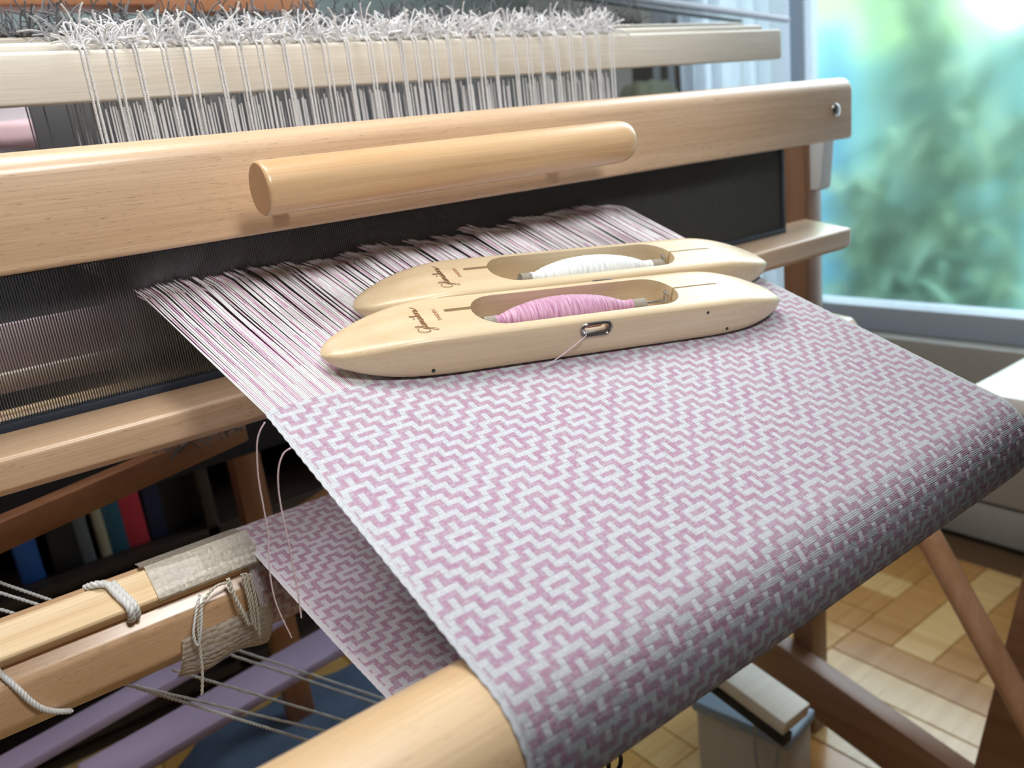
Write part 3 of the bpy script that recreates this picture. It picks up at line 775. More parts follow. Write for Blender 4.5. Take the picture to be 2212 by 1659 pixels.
# lashing cords
def braid(name, pts, r, label, m_=CORD, group=None, strands=3, pitch=.010):
    bm = bmesh.new(); strands_bm(bm, smooth_path(pts, 6), r, strands, pitch, 6)
    return tag(link(name, fin(bm, name, 60), m_), label, 'cord', group)
x1 = lathx(237, 1285); x2 = lathx(262, 1345)
loopp = [lat(x1 - .010, -1.3, -.004), lat(x1 - .006, -1.02, .0016), lat(x1, -.75, .0026), lat(x1 + .002, -.2, .0026), lat(x1 + .004, .3, .0026), lat(x1 + .006, .85, .0026), lat(x1 + .0065, 1.15, .001), lat(x1 + .0065, 1.25, -.004), lat(x1 + .006, 1.2, -.008)]
o = braid('lashing_cord', loopp, .0021, 'bright white twisted cord looped over the pale lath')
bm = bmesh.new(); strands_bm(bm, smooth_path([Vector(p) + Vector((.0032, 0, 0)) for p in loopp[2:]], 6), .0016, 3, .008, 6)
lk = link('second_turn', fin(bm, 'second_turn', 60), CORD, o)
cpts = []
for a, dx in ((140, -.004), (155, 0), (170, .004), (185, .0075), (198, .0115), (210, .017), (222, .024)):
    p = pol(a, .0345); p.x = lathx(0, 1455) * 1 + .002 + dx; cpts.append(p)
braid('lashing_cord', cpts, .0016, 'white braided cord crossing the cloth beam at the left photo edge', pitch=.007)
def pixpath(px, Yv): return [Vector(ony(x, y, Yv_)) for (x, y), Yv_ in zip(px, Yv)]
braid('hanging_cord', pixpath([(492, 1258), (465, 1268), (440, 1300), (428, 1345), (432, 1400), (437, 1450), (436, 1500)], [.388, .385, .383, .384, .384, .384, .385]), .0009, 'cream cord looping from the plastic sheet and hanging straight down below the beam', TWINE, strands=2, pitch=.006)
braid('hanging_cord', pixpath([(432, 1285), (424, 1320), (418, 1370), (428, 1395), (434, 1360), (436, 1310), (440, 1290)], [.389, .386, .384, .384, .382, .383, .388]), .0008, 'small white cord loop hanging on the beam, left of the cloth roll', CORD, strands=2, pitch=.005)
braid('hanging_cord', pixpath([(492, 1250), (505, 1285), (522, 1320), (536, 1350)], [.388, .3855, .384, .386]), .0013, 'cream cord slanting down from the plastic sheet to the cloth roll edge', TWINE, strands=2, pitch=.006)
for k, (a, b_) in enumerate((((522, 1240), (545, 1350)), ((530, 1238), (552, 1360)), ((540, 1240), (560, 1372)))):
    o = braid('hanging_cord', pixpath([a, ((a[0] + b_[0]) / 2 + 4, (a[1] + b_[1]) / 2), b_], [.388, .385, .386]), .0010, 'cream cord wound around the beam against the edge of the cloth roll', TWINE, strands=2, pitch=.006, group='cords wound beside the cloth roll')
    o['label'] = 'cream cord wound round the beam beside the cloth roll, %s of the three' % ('leftmost', 'middle', 'rightmost')[k]

# ================================================================== SHUTTLES
def boat_shuttle(name, label, cx, cy, ang):
    t = thing(name, label, 'shuttle', f2w(cx, cy, .0012), 'boat shuttles on the cloth')
    m = Matrix.Rotation(TH, 4, 'X') @ Matrix.Rotation(math.radians(ang), 4, 'Z')
    t.rotation_euler = m.to_euler()
    return t
def shuttle_body():
    bm = bmesh.new(); rings = []; n = 32; K = 60
    HL = .1605
    for k in range(K + 1):
        s = -1 + 2 * k / K; s = math.copysign(1 - (1 - abs(s)) ** 1.35, s) if False else math.sin(s * PI / 2)
        x = s * HL; e = max(0, (abs(x) - .088) / (HL - .088))       # 0 in the body, 1 at the tip
        hw = .0247 * math.sqrt(max(0, 1 - e ** 2.1)) if e < 1 else 0
        hw = max(hw, .0014)
        et = max(0, (abs(x) - .096) / (HL - .096)); top = .0262 - .0135 * et ** 1.9
        eb = max(0, (abs(x) - .112) / (HL - .112)); bot = .0 + .0078 * eb ** 2
        zc = (top + bot) / 2; hh = (top - bot) / 2
        if e > .9:
            f = math.sqrt(max(0, 1 - ((e - .9) / .1) ** 2)); hh *= max(f, .16)
        ring = []
        pw = 9 - 5 * min(1, e * 1.2)
        for i in range(n):
            a = 2 * PI * (i + .5) / n; c, s_ = math.cos(a), math.sin(a)
            yy = math.copysign(abs(c) ** (2 / pw), c) * hw; zz = math.copysign(abs(s_) ** (2 / pw), s_) * hh
            ring.append(bm.verts.new((x, yy, zc + zz)))
        rings.append(ring)
    for a, b_ in zip(rings[:-1], rings[1:]):
        for i in range(n): bm.faces.new((a[i], b_[i], b_[(i + 1) % n], a[(i + 1) % n]))
    bm.faces.new(rings[0]); bm.faces.new(rings[-1][::-1])
    bmesh.ops.recalc_face_normals(bm, faces=bm.faces)
    body = link('body', fin(bm, 'body', 50), None)
    # cutters: bobbin well, the two spindle slots, the side eye
    cb_ = bmesh.new()
    def capsule(x0, x1, w, z0, z1, y=0, nn=14, taper=0):
        L = []; 
        for i in range(nn + 1): a = PI / 2 + PI * i / nn; L.append((x0 + w + w * math.cos(a), y + w * math.sin(a)))
        for i in range(nn + 1): a = -PI / 2 + PI * i / nn; L.append((x1 - w + w * math.cos(a), y + w * math.sin(a)))
        lo_ = [cb_.verts.new((p[0], p[1], z0)) for p in L]; hi_ = [cb_.verts.new((p[0], p[1], z1)) for p in L]
        m_ = len(L)
        for i in range(m_): cb_.faces.new((lo_[i], lo_[(i + 1) % m_], hi_[(i + 1) % m_], hi_[i]))
        cb_.faces.new(lo_[::-1]); cb_.faces.new(hi_)
    capsule(-.0715, .0700, .0178, .0035, .05)
    capsule(-.0875, -.0690, .0017, .018, .05, y=.0052)
    capsule(.0640, .1050, .0008, .016, .05, y=.0008)
    bmesh.ops.recalc_face_normals(cb_, faces=cb_.faces)
    cut = link('cutter', fin(cb_, 'cutter')); 
    md = body.modifiers.new('well', 'BOOLEAN'); md.object = cut; md.solver = 'EXACT'; md.operation = 'DIFFERENCE'; md.use_self = True
    eb_ = bmesh.new()   # side eye hole
    L = []
    for i in range(11): a = PI / 2 + PI * i / 10; L.append((-.0070 + .0032 * math.cos(a), .0192 + .0032 * math.sin(a)))
    for i in range(11): a = -PI / 2 + PI * i / 10; L.append((.0055 + .0032 * math.cos(a), .0192 + .0032 * math.sin(a)))
    A_ = [eb_.verts.new((p[0], -.03, p[1])) for p in L]; B_ = [eb_.verts.new((p[0], -.016, p[1])) for p in L]; m_ = len(L)
    for i in range(m_): eb_.faces.new((A_[i], A_[(i + 1) % m_], B_[(i + 1) % m_], B_[i]))
    eb_.faces.new(A_[::-1]); eb_.faces.new(B_); bmesh.ops.recalc_face_normals(eb_, faces=eb_.faces)
    cut2 = link('cutter2', fin(eb_, 'cutter2'))
    md2 = body.modifiers.new('eye', 'BOOLEAN'); md2.object = cut2; md2.solver = 'EXACT'; md2.operation = 'DIFFERENCE'
    bpy.context.view_layer.update()
    dg = bpy.context.evaluated_depsgraph_get(); me = bpy.data.meshes.new_from_object(body.evaluated_get(dg))
    for o in (body, cut, cut2):
        d_ = o.data; bpy.data.objects.remove(o); bpy.data.meshes.remove(d_)
    for p in me.polygons: p.use_smooth = True
    me.set_sharp_from_angle(angle=math.radians(38))
    me.materials.clear(); me.materials.append(MAPLE); me.name = 'body'
    return me
BODY = shuttle_body()
BURN = mat('burnt_brown_print', srgb(150, 96, 50), rough=.7, noise=.2, nscale=400)
def script_mesh():
    """the handwritten maker's name, drawn as a burnt line; x runs along the writing, y is up"""
    G = [[(3.2, 6.6), (2.2, 7.4), (.9, 6.6), (.2, 4.6), (.6, 2.9), (1.8, 2.6), (3.0, 3.8), (3.3, 4.9), (3.1, 3.0), (2.6, .6), (1.7, -.7), (.9, -.2), (1.6, 1.2), (3.6, 2.9), (5.0, 5.2), (5.4, 7.1), (4.9, 7.4), (4.5, 5.6), (4.5, 3.4), (5.0, 2.7), (5.7, 3.6), (6.0, 4.6), (5.9, 3.2), (6.3, 2.7), (6.9, 3.6), (7.1, 4.6), (7.2, 2.8), (7.7, 4.1), (8.2, 4.5), (8.4, 2.8), (8.9, 4.1), (9.4, 4.5), (9.5, 2.9), (10.0, 2.8), (10.8, 4.2), (11.6, 4.6), (10.8, 4.4), (10.4, 3.3), (10.9, 2.7), (11.6, 4.0), (11.7, 3.0), (12.3, 3.2), (13.2, 5.6), (13.5, 7.3), (13.0, 6.6), (12.9, 2.8), (13.1, 4.0), (14.2, 4.7), (13.4, 3.9), (14.3, 2.8), (15.0, 4.3), (15.2, 4.6), (15.3, 2.9), (15.9, 4.4), (16.6, 4.4), (17.2, 4.4), (16.6, 2.9), (17.4, 2.9), (17.9, 4.5), (18.0, 3.1), (19.2, 3.4), (20.6, 5.0)],
         [(6.1, 5.9), (6.2, 6.1)], [(11.1, 5.7), (11.4, 6.1), (11.1, 6.3), (10.9, 5.9)]]
    sc = .0305 / 20.8; bm = bmesh.new()
    for st in G:
        pts = smooth_path([(x * sc, y * sc, 0) for x, y in st], 5)
        L_, R_ = [], []
        for k, p in enumerate(pts):
            t = (pts[min(k + 1, len(pts) - 1)] - pts[max(0, k - 1)])
            t = t.normalized() if t.length > 1e-9 else Vector((1, 0, 0))
            nn = Vector((-t.y, t.x, 0)) * (.00016 + .00010 * abs(t.y))
            L_.append(bm.verts.new(p + nn)); R_.append(bm.verts.new(p - nn))
        for k in range(len(pts) - 1): bm.faces.new((L_[k], R_[k], R_[k + 1], L_[k + 1]))
    bmesh.ops.solidify(bm, geom=list(bm.faces), thickness=.00008)
    me = fin(bm, 'maker_script'); me.materials.append(BURN); return me
def text_mesh(txt, size):
    c = bpy.data.curves.new('t', 'FONT'); c.body = txt; c.size = size; c.extrude = .00004; c.align_x = 'CENTER'; c.offset = .00006
    o = bpy.data.objects.new('t', c); COL.objects.link(o); bpy.context.view_layer.update()
    me = bpy.data.meshes.new_from_object(o.evaluated_get(bpy.context.evaluated_depsgraph_get()))
    bpy.data.objects.remove(o); me.materials.clear(); me.materials.append(BURN); me.name = 'country_print'; return me
SCR, SWE = script_mesh(), text_mesh('SWEDEN', .0033)
PINM = mat('dark_pin', srgb(40, 34, 30), rough=.5, noise=.2)
PAPER = mat('speckled_paper_quill', srgb(176, 170, 158), rough=.8, noise=.5, nscale=700, bump=.5)
def yarnmat(name, c1, c2):
    m = bpy.data.materials.new(name); m.use_nodes = True; nt = m.node_tree; b = nt.nodes['Principled BSDF']
    b.inputs['Roughness'].default_value = .55; b.inputs['Sheen Weight'].default_value = .3
    tc = nt.nodes.new('ShaderNodeTexCoord'); mp = nt.nodes.new('ShaderNodeMapping'); mp.inputs['Scale'].default_value = (1500, 90, 90)
    nt.links.new(tc.outputs['Object'], mp.inputs[0]); nz = nt.nodes.new('ShaderNodeTexNoise'); nz.inputs['Scale'].default_value = 1; nz.inputs['Detail'].default_value = 2
    nt.links.new(mp.outputs[0], nz.inputs['Vector'])
    r = nt.nodes.new('ShaderNodeValToRGB'); r.color_ramp.elements[0].position = .36; r.color_ramp.elements[1].position = .60
    r.color_ramp.elements[0].color = c2; r.color_ramp.elements[1].color = c1
    nt.links.new(nz.outputs[0], r.inputs[0]); nt.links.new(r.outputs[0], b.inputs['Base Color'])
    bp = nt.nodes.new('ShaderNodeBump'); bp.inputs['Strength'].default_value = .5; bp.inputs['Distance'].default_value = .0004
    nt.links.new(nz.outputs[0], bp.inputs['Height']); nt.links.new(bp.outputs[0], b.inputs['Normal'])
    return m
def lathe_x(prof, n=28, cy=0, cz=0):
    bm = bmesh.new(); rings = []
    for x, r in prof: rings.append([bm.verts.new((x, cy + r * math.cos(2 * PI * i / n), cz + r * math.sin(2 * PI * i / n))) for i in range(n)])
    for a, b_ in zip(rings[:-1], rings[1:]):
        for i in range(n): bm.faces.new((a[i], a[(i + 1) % n], b_[(i + 1) % n], b_[i]))
    bm.faces.new(rings[0][::-1]); bm.faces.new(rings[-1]); bmesh.ops.recalc_face_normals(bm, faces=bm.faces)
    return bm
def shuttle(label, cx, cy, ang, shift, yarn, ylabel, ycat, eye):
    t = boat_shuttle('boat_shuttle', label, cx, cy, ang)
    link('body', BODY, None, t)
    o = link('maker_script', SCR, None, t); o.location = (-.0955 - .003, -.0165, .02622); o.rotation_euler = (0, 0, PI / 2); o['label'] = 'burnt brown handwritten maker name'
    o = link('country_print', SWE, None, t); o.location = (-.0920, .0015, .02622); o.rotation_euler = (0, 0, PI / 2); o['label'] = 'burnt brown capitals'
    # steel spindle with spring catch
    bm = bmesh.new(); tube_bm(bm, [(-.0665, .002, .0155), (.0660, .002, .0165)], .0011, 12)
    for s in (-1, 1): tube_bm(bm, [(.0665, .002 + s * .0018, .0225), (.0672, .002 + s * .0018, .012), (.0672, .002 + s * .0014, .006)], .0008, 8)
    tube_bm(bm, [(.066, -.001, .0225), (.066, .005, .0225)], .0009, 8)
    link('spindle', fin(bm, 'spindle', 60), STEEL, t)
    for x, z in ((-.103, .0055), (.0813, .0200), (.1008, .0057)):
        bm = bmesh.new()
        tube_bm(bm, [(x, -.0235, z), (x, -.02480 if abs(x) < .09 else -.02455, z)], .0011, 12)
        link('pin_hole', fin(bm, 'pin_hole', 60), PINM, t)
    # oblong metal eye in the side
    bm = bmesh.new(); P = []
    for rr, yy in ((.0047, -.0246), (.0046, -.0256), (.0038, -.0260), (.0031, -.0254), (.0029, -.0225)):
        ring = []
        for i in range(13): a = PI / 2 + PI * i / 12; ring.append(bm.verts.new((-.0070 + rr * math.cos(a), yy, .0192 + rr * math.sin(a))))
        for i in range(13): a = -PI / 2 + PI * i / 12; ring.append(bm.verts.new((.0055 + rr * math.cos(a), yy, .0192 + rr * math.sin(a))))
        P.append(ring)
    for a, b_ in zip(P[:-1], P[1:]):
        for i in range(26): bm.faces.new((a[i], a[(i + 1) % 26], b_[(i + 1) % 26], b_[i]))
    bmesh.ops.solidify(bm, geom=list(bm.faces), thickness=.0003)
    link('thread_eye', fin(bm, 'thread_eye', 60), STEEL, t)['label'] = 'oblong chrome eyelet'
    # bobbin: its own thing
    q = thing('yarn_bobbin', ylabel, 'bobbin', t.location, 'bobbins in the shuttles'); q.rotation_euler = t.rotation_euler
    m_ = q.rotation_euler.to_matrix().to_4x4(); q.location = Vector(t.location) + m_.to_3x3() @ Vector((shift, .002, .0160))
    tb = [(-.0560, .0030), (-.0560, .0042), (-.030, .0040), (.030, .0040), (.0575, .0042), (.0575, .0030)]
    link('paper_tube', fin(lathe_x(tb, 24), 'paper_tube', 40), PAPER, q)
    yp = []
    for k in range(71):
        s = k / 70; x = -.0485 + .096 * s
        r = .0119 * (math.sin(PI * min(1, s * 1.02 + .0)) ** .55) if 0 < s < 1 else 0
        r = max(.0043, r * (1 - .10 * (s - .5)) ) + .00018 * math.sin(k * 2.1)
        yp.append((x, r))
    link('wound_yarn', fin(lathe_x(yp, 40), 'wound_yarn', 80), yarn, q)
    return t
PINKY = yarnmat('pink_yarn', srgb(212, 170, 196), srgb(170, 108, 146)); WHITY = yarnmat('white_yarn', srgb(244, 247, 248), srgb(208, 216, 218))
S1 = shuttle('front wooden boat shuttle holding the pink bobbin, thread running from its eyelet', .2438 * .973 + .388 * .228 - 0, 0, -13.2, -.007, PINKY, 'bobbin wound with pink yarn in the front shuttle', 'bobbin', True)
def place(t, u, v, ang, q):
    a = math.radians(ang); x = u * math.cos(a) - v * math.sin(a); y = u * math.sin(a) + v * math.cos(a)
    old = Vector(t.location); t.location = f2w(x, y, .0010)
    for o in bpy.data.objects:
        if o.name.startswith('yarn_bobbin') and (Vector(o.location) - old).length < .1 and 'moved' not in o: o.location = Vector(o.location) + Vector(t.location) - old; q.append(o)
moved = []
place(S1, .2438, .388, -13.2, moved)
S2 = shuttle('rear wooden boat shuttle holding the white bobbin, lying behind the other', 5, 5, -12.6, .009, WHITY, 'bobbin wound with white yarn in the rear shuttle', 'bobbin', False)
place(S2, .2800, .4365, -12.6, moved)
# pink-white thread from the eye to the cloth
m3 = S1.rotation_euler.to_matrix()
def s1p(x, y, z): return Vector(S1.location) + m3 @ Vector((x, y, z))
tp = [s1p(-.006, -.016, .0175), s1p(-.0080, -.0262, .0170), s1p(-.0140, -.0275, .0128), s1p(-.022, -.0290, .0083), s1p(-.031, -.0300, .0035), s1p(-.037, -.0300, .0008)]
bm = bmesh.new(); strands_bm(bm, smooth_path(tp, 5), .00035, 2, .0016, 4)
tag(link('weft_thread', fin(bm, 'weft_thread', 60), mat('pale_pink_thread', srgb(232, 210, 224), rough=.8, noise=.1)), 'thin pale pink thread running from the shuttle eyelet down to the cloth', 'thread')
# loose ends hanging from the left selvedge
LT = mat('loose_thread_pink', srgb(206, 168, 178), rough=.8, tint2=srgb(226, 214, 214), nscale=20)
def loose(px, Y, label, r=.0004):
    bm = bmesh.new(); strands_bm(bm, smooth_path([Vector(ony(x, y, yy)) for (x, y), yy in zip(px, Y)], 6), r, 2, .002, 4)
    tag(link('loose_thread', fin(bm, 'loose_thread', 60), LT), label, 'thread')
loose([(572, 912), (560, 935), (555, 965), (558, 1030), (570, 1100), (580, 1160), (581, 1220), (595, 1300), (630, 1378)], [.302] * 9, 'left loose thread hanging from the cloth edge, down to below the beam')
loose([(628, 968), (612, 980), (602, 1010), (601, 1050), (608, 1100), (621, 1160), (632, 1220), (643, 1280), (651, 1335)], [.284] * 9, 'right loose thread hanging in a small arc from the cloth edge')

# ================================================================== UNDER AND BEHIND THE LOOM
# orange-brown lamm and post behind the cloth
UB = wood('orange_brown_beech_wood', srgb(150, 104, 72), srgb(130, 86, 56), 0, fleck=.2)
und = thing('loom_stand', 'orange-brown wooden under-frame of post and slanting rail left of the cloth', 'frame', (.20, .64, ZF))
pa = ony(530, 1000, 1.0)
o = box('post', (pa[0] - .022, .98, ZF), (pa[0] + .016, 1.01, .018), wood('frame_post_wood', srgb(160, 110, 76), srgb(140, 92, 60), 2, fleck=.2), bev=.002); o.parent = und; o.matrix_parent_inverse = Matrix.Translation(und.location).inverted()
qa, qb = Vector(ony(-60, 1180, .56)), Vector(ony(520, 925, .63))
o = bar('slanting_rail', qa, qb, .018, .022, UB, up=(0, 0, 1)); o.parent = und; o.matrix_parent_inverse = Matrix.Translation(und.location).inverted()
qa, qb = Vector(ony(600, 1150, .66)), Vector(ony(760, 1040, .72))
o = bar('slanting_rail', qa, qb, .018, .016, UB, up=(0, 0, 1)); o.parent = und; o.matrix_parent_inverse = Matrix.Translation(und.location).inverted()
# little knotted thread ends under the race
bm = bmesh.new()
for k in range(34):
    x, y = 330 + k * 6.2, 985 - k * 2.2
    c = Vector(ony(x + random.uniform(-4, 4), y + random.uniform(-8, 8), .60)); d = Vector((random.uniform(-1, 1), random.uniform(-.3, .3), random.uniform(-1, 1))) * .009
    tube_bm(bm, [c - d, c, c + d * .8 + Vector((.002, 0, .002))], .0006, 4)
o = tag(link('thread_fringe', fin(bm, 'thread_fringe', 60), GREYD), 'row of knotted thread ends under the beater race', 'threads'); o['kind'] = 'stuff'
# long mauve treadles and slanting cords under the cloth beam
LAV = mat('lavender_cotton_strip', srgb(168, 150, 178), rough=.9, noise=.25, nscale=12)
for (a, b_, w_, lb) in (((-60, 1700), (600, 1330), .040, 'upper lavender cloth-covered bar slanting below the cloth beam'), ((190, 1690), (900, 1280), .062, 'lower and wider lavender cloth-covered bar below the cloth beam')):
    p, q = Vector(onz(a[0], a[1], -.33)), Vector(onz(b_[0], b_[1], -.33))
    tag(bar('lavender_bar', p, q, w_, .012, LAV, bev=.003), lb, 'bar')
cpx = [((378, 1449), (724, 1551), .50), ((301, 1484), (683, 1575), .50), ((480, 1409), (797, 1514), .52), ((270, 1478), (650, 1595), .47), ((500, 1400), (800, 1500), .56), ((-60, 1238), (250, 1345), .56), ((-60, 1262), (230, 1352), .55), ((-60, 1300), (200, 1372), .54)]
names = ['second', 'fourth', 'uppermost right', 'lowest', 'topmost thin', 'upper', 'middle', 'lower']
for i, (a, b_, Y) in enumerate(cpx):
    p, q = Vector(ony(a[0], a[1], Y)), Vector(ony(b_[0], b_[1], Y))
    lb = ('white slanting cord over the lavender bars, %s of the five' % ['third from the top', 'fourth from the top', 'second from the top', 'lowest', 'topmost'][i]) if i < 5 else ('thin cord before the dark books at the left edge, %s of three' % ['topmost', 'middle', 'lowest'][i - 5])
    bm = bmesh.new(); strands_bm(bm, [p - (q - p) * .02, p, q, q + (q - p) * .35], .0011, 2, .006, 5)
    tag(link('tie_up_cord', fin(bm, 'tie_up_cord', 60), CORD), lb, 'cord', 'tie-up cords under the beam' if i < 5 else 'tie-up cords by the books')
# blue-grey rug bundle on the floor below
def cushion(name, c, s, m, label, cat, seed=1):
    bm = bmesh.new(); bmesh.ops.create_cube(bm, size=2); bmesh.ops.subdivide_edges(bm, edges=list(bm.edges), cuts=10, use_grid_fill=True)
    for v in bm.verts:
        q = v.co.copy(); l = (abs(q.x) ** 4 + abs(q.y) ** 4 + abs(q.z) ** 4) ** .25; q /= l
        d = 1 + .05 * math.sin(9 * q.x + seed) * math.sin(7 * q.y + seed * 2)
        v.co = Vector((c[0] + q.x * s[0] * d, c[1] + q.y * s[1] * d, c[2] + q.z * s[2] * d))
    return tag(link(name, fin(bm, name, 60), m), label, cat)
p = onz(690, 1600, -.60)
cushion('folded_rug', (p[0], p[1], -.60), (.20, .10, .055), mat('blue_grey_rug', srgb(96, 112, 140), rough=.95, noise=.5, nscale=30, bump=1), 'blue-grey folded rug lying on the parquet under the loom', 'rug')
# bookshelf behind the loom at the left
bs = thing('bookshelf', 'dark bookshelf standing behind the loom at the left', 'bookshelf', (0.1, 1.45, ZF))
def bsp(o): o.parent = bs; o.matrix_parent_inverse = Matrix.Translation(bs.location).inverted(); return o
bsp(box('back_panel', (-.75, 1.60, ZF), (.62, 1.615, .30), SHELF))
for x in (-.75, .30, .60): bsp(box('side_panel', (x, 1.30, ZF), (x + .02, 1.60, .30), SHELF))
for z in (-.60, -.335, -.06, .28): bsp(box('shelf', (-.73, 1.30, z - .02), (.60, 1.60, z), SHELF))
bookc = [('beige', srgb(150, 140, 116)), ('teal', srgb(30, 74, 92)), ('red', srgb(176, 44, 56)), ('navy', srgb(24, 34, 66)), ('black', srgb(22, 22, 24)), ('grey', srgb(120, 122, 120)), ('blue', srgb(34, 84, 150)), ('dark green', srgb(20, 60, 52))]
def book(x, w, h, z, colname, col, label, y=1.33, group='books on the shelf behind the loom'):
    t = thing('book', label, 'book', (x, y, z), group)
    cm = mat('book_cover', col, rough=.5, noise=.15, nscale=30); pm = mat('book_pages', srgb(220, 210, 190), rough=.9, noise=.1)
    link('cover', fin(box_bm((-w / 2, 0, 0), (w / 2, .16, h), .002, 2), 'cover', 35), cm, t)
    link('pages', fin(box_bm((-w / 2 + .003, .002, .003), (w / 2 - .003, .162, h - .003 + .0008 if False else h - .004), 0), 'pages'), pm, t)
    return t
rd_ = Vector(ony(298, 1140, 1.33)); 
for px, w, cn, lb in ((298, .034, 'red', 'bright red book spine seen below the slanting rail'), (255, .030, 'teal', 'teal book standing left of the red one'), (222, .016, 'beige', 'narrow beige book standing left of the teal one'), (178, .022, 'grey', 'grey-lettered dark book left of the beige one'), (60, .05, 'blue', 'blue book at the far left above the lath'), (120, .06, 'black', 'broad black book right of the blue one'), (350, .03, 'navy', 'navy book standing right of the red one'), (400, .05, 'black', 'broad black book right of the navy one'), (455, .04, 'black', 'last black book before the wooden post')):
    col = dict(bookc)[cn]
    if px in (178,): col = srgb(84, 88, 90)
    x = ony(px, 1160, 1.33)[0]; book(x, w, .215 + .012 * ((px // 7) % 3) - .01, -.334, cn, col, lb)
for i, px in enumerate((-10, 40, 80, 120, 165, 215, 260)):
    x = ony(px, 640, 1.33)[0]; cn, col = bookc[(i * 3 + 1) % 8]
    dk = tuple(c * .55 for c in col[:3]) + (1,)  # covers darkened, the dimness of the upper shelf put into their colour
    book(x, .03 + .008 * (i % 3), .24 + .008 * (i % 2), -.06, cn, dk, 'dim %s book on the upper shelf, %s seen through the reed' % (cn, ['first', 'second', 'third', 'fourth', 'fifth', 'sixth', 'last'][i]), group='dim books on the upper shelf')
# pale bags with a pink strip, seen blurred between heddle bar and beater cap at the left
p = ony(60, 275, 1.1)
cushion('grey_fabric_bag', (p[0] - .02, 1.1, p[2] + .005), (.14, .08, .085), mat('grey_bag_fabric', srgb(244, 246, 250), rough=.9, tint2=srgb(170, 170, 178), nscale=14), 'crumpled pale grey fabric bag behind the left end of the heddles', 'bag', 3)
cushion('pink_folded_cloth', (p[0] + .02, .99, p[2] - .015), (.085, .03, .014), mat('pink_soft_cloth', srgb(240, 206, 214), rough=.9, noise=.2, nscale=20), 'small folded pink cloth lying against the grey bag', 'cloth', 5)
tag(box('side_table', (-.5, .92, .02), (.32, 1.22, .06), OAK, bev=.004), 'brown wooden shelf board carrying the grey bag', 'shelf')
# things seen through the gap right of the heddles
p = ony(1400, 175, 1.3)
cushion('green_plant_pot', (p[0], 1.3, p[2] - .085), (.07, .045, .085), mat('olive_green_foliage', srgb(86, 92, 66), rough=.9, tint2=srgb(130, 132, 118), nscale=20), 'dim olive green plant behind the heddle shafts', 'plant', 2)
for i, px in enumerate((1478, 1502, 1526, 1548, 1572)):
    x = ony(px, 165, 1.34)[0]; z = ony(px, 165, 1.34)[2]
    col = (srgb(90, 84, 80), srgb(60, 54, 50), srgb(150, 142, 152), srgb(66, 58, 54), srgb(150, 148, 152))[i]
    book(x, .031, .30, z - .17, 'x', col, ('grey-brown book, first from the left behind the right end of the heddles', 'dark brown book beside the grey-brown one', 'lilac-grey book in the middle of the five', 'darkest narrow book beside the lilac one', 'pale grey book nearest the window')[i], y=1.34, group='books behind the heddles')
x0_ = ony(1380, 165, 1.3)[0]; z0_ = ony(1500, 165, 1.34)[2] - .17
tag(box('wall_shelf', (x0_ - .2, 1.25, z0_ - .03), (ony(1590, 165, 1.34)[0] + .02, 1.55, z0_), SHELF, bev=.002), 'dark shelf board carrying the five books behind the heddles', 'shelf')
# slanting grey rods with dark knots, top right
ra, rb = Vector(ony(1230, -22, .75)), Vector(ony(1700, 42, .95))
tag(tube('slanting_rod', [ra, rb], .006, mat('lilac_grey_rod', srgb(150, 144, 156), rough=.5, noise=.1), n=16), 'lilac-grey rod slanting down towards the window at the top', 'rod')
ra2, rb2 = Vector(ony(1230, -8, .77)), Vector(ony(1600, 46, .95))
tag(tube('slanting_rod', [ra2, rb2], .004, mat('dark_rod', srgb(60, 56, 62), rough=.5, noise=.1), n=16), 'thin dark rod slanting just under the lilac-grey one', 'rod')
# pale bench top and cabinet at the far right, right of the cloth
c0 = onz(2105, 830, -.12)
tbm = mat('glossy_white_laminate', srgb(244, 244, 240), rough=.25, noise=.02, coat=.3)
bench = thing('white_bench', 'glossy white bench top beyond the right edge of the cloth', 'bench', (c0[0] + .2, .2, ZF))
def bnp(o): o.parent = bench; o.matrix_parent_inverse = Matrix.Translation(bench.location).inverted(); return o
bnp(box('bench_top', (c0[0] - .03, .255, -.14), (1.55, c0[1], -.12), tbm, bev=.002))
bnp(box('bench_top', (c0[0] - .03, -.2, -.14), (1.55, .251, -.12), tbm, bev=.002))
for x, y in ((1.50, -.15), (1.50, .33)): bnp(box('bench_leg', (x, y, ZF), (x + .03, y + .03, -.14), tbm, bev=.002))
# white wall heater low on the right wall
ht = thing('low_wall_cabinet', 'low white wall cabinet by the floor, seen under the right end of the cloth', 'cabinet', (XR - .06, .7, ZF))
def hp(o): o.parent = ht; o.matrix_parent_inverse = Matrix.Translation(ht.location).inverted(); return o
hp(box('upper_panel', (XR - .06, .2, ZF + .10), (XR - .02, 1.3, ZF + .32), GREYP, bev=.003)); hp(box('lower_panel', (XR - .055, .2, ZF + .012), (XR - .02, 1.3, ZF + .092), GREYP, bev=.003))
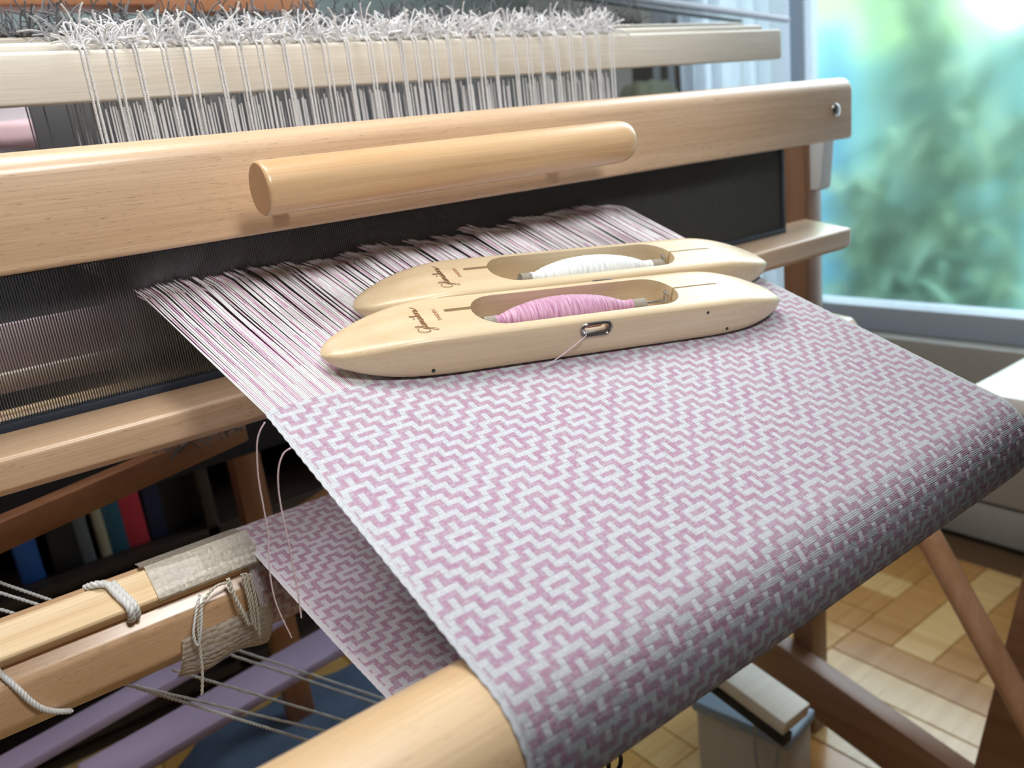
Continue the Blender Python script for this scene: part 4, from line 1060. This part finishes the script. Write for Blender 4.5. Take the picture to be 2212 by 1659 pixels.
# cream fabric box with blue-grey top, bottom right of the cloth
BK = mat('cream_canvas', srgb(220, 212, 198), rough=.9, noise=.12, nscale=60, bump=.5)
zt = -.52
A_, B_ = Vector(onz(1500, 1512, zt)), Vector(onz(1700, 1598, zt))
ex = (B_ - A_).normalized(); ey = Vector((0, 0, 1)).cross(ex)
if ey.y < 0: ey = -ey
bk = thing('fabric_box', 'cream fabric storage box with blue-grey top on the floor under the loom', 'box', (A_.x, A_.y, ZF))
def quadbox(name, u0, u1, v0, v1, z0, z1, m, bev=.006):
    bm = box_bm((u0, v0, z0), (u1, v1, z1), bev, 3)
    M_ = Matrix((ex, ey, Vector((0, 0, 1)))).transposed().to_4x4(); bm.transform(Matrix.Translation((0, 0, -ZF)) @ M_)
    return link(name, fin(bm, name, 50), m, bk)
LB = (B_ - A_).length
quadbox('box_body', 0, LB, 0, .07, ZF + .004, zt - .012, BK)
quadbox('lid', -.004, LB + .004, -.004, .074, zt - .016, zt, mat('blue_grey_lid', srgb(160, 178, 198), rough=.5, noise=.1), .004)
bm = bmesh.new(); tube_bm(bm, smooth_path([ex * .10 + Vector((0, 0, .20)) - ey * .004, ex * .10 + Vector((0, 0, .12)) - ey * .02, ex * .115 + Vector((0, 0, .05)) - ey * .02, ex * .13 + Vector((0, 0, .12)) - ey * .02, ex * .13 + Vector((0, 0, .20)) - ey * .004], 6), .0025, 6)
link('handle_loop', fin(bm, 'handle_loop', 60), GREYC, bk)
a_, b_ = Vector(onx(1560, 1462, .70)), Vector(onx(1722, 1582, .70))
pd = thing('treadle', 'pale board with black edge ending beside the loom rail, bottom right', 'treadle', a_)
o = bar('board', a_ + (a_ - b_) * .6 + Vector((0, 0, .018)), b_ + Vector((0, 0, .018)), .05, .020, BIRCH); o.parent = pd; o.matrix_parent_inverse = Matrix.Translation(pd.location).inverted()
o = bar('black_edge', a_ + (a_ - b_) * .6 + Vector((-.018, 0, 0)), b_ + Vector((-.018, 0, 0)), .016, .016, mat('black_rubber', srgb(24, 24, 22), rough=.6, noise=.2)); o.parent = pd; o.matrix_parent_inverse = Matrix.Translation(pd.location).inverted(); o['label'] = 'black rubber edge'
# small black ring hanging under the cloth, bottom edge of the photo
c = Vector(ony(1328, 1648, .17)); bm = bmesh.new()
pts = [c + Vector((.0042 * math.cos(2 * PI * k / 24), 0, .0055 * math.sin(2 * PI * k / 24))) for k in range(25)]
tube_bm(bm, pts, .0011, 8); tag(link('black_ring', fin(bm, 'black_ring', 60), mat('black_plastic', srgb(20, 20, 20), rough=.4, noise=.1)), 'small black ring hanging below the front edge of the cloth', 'ring')
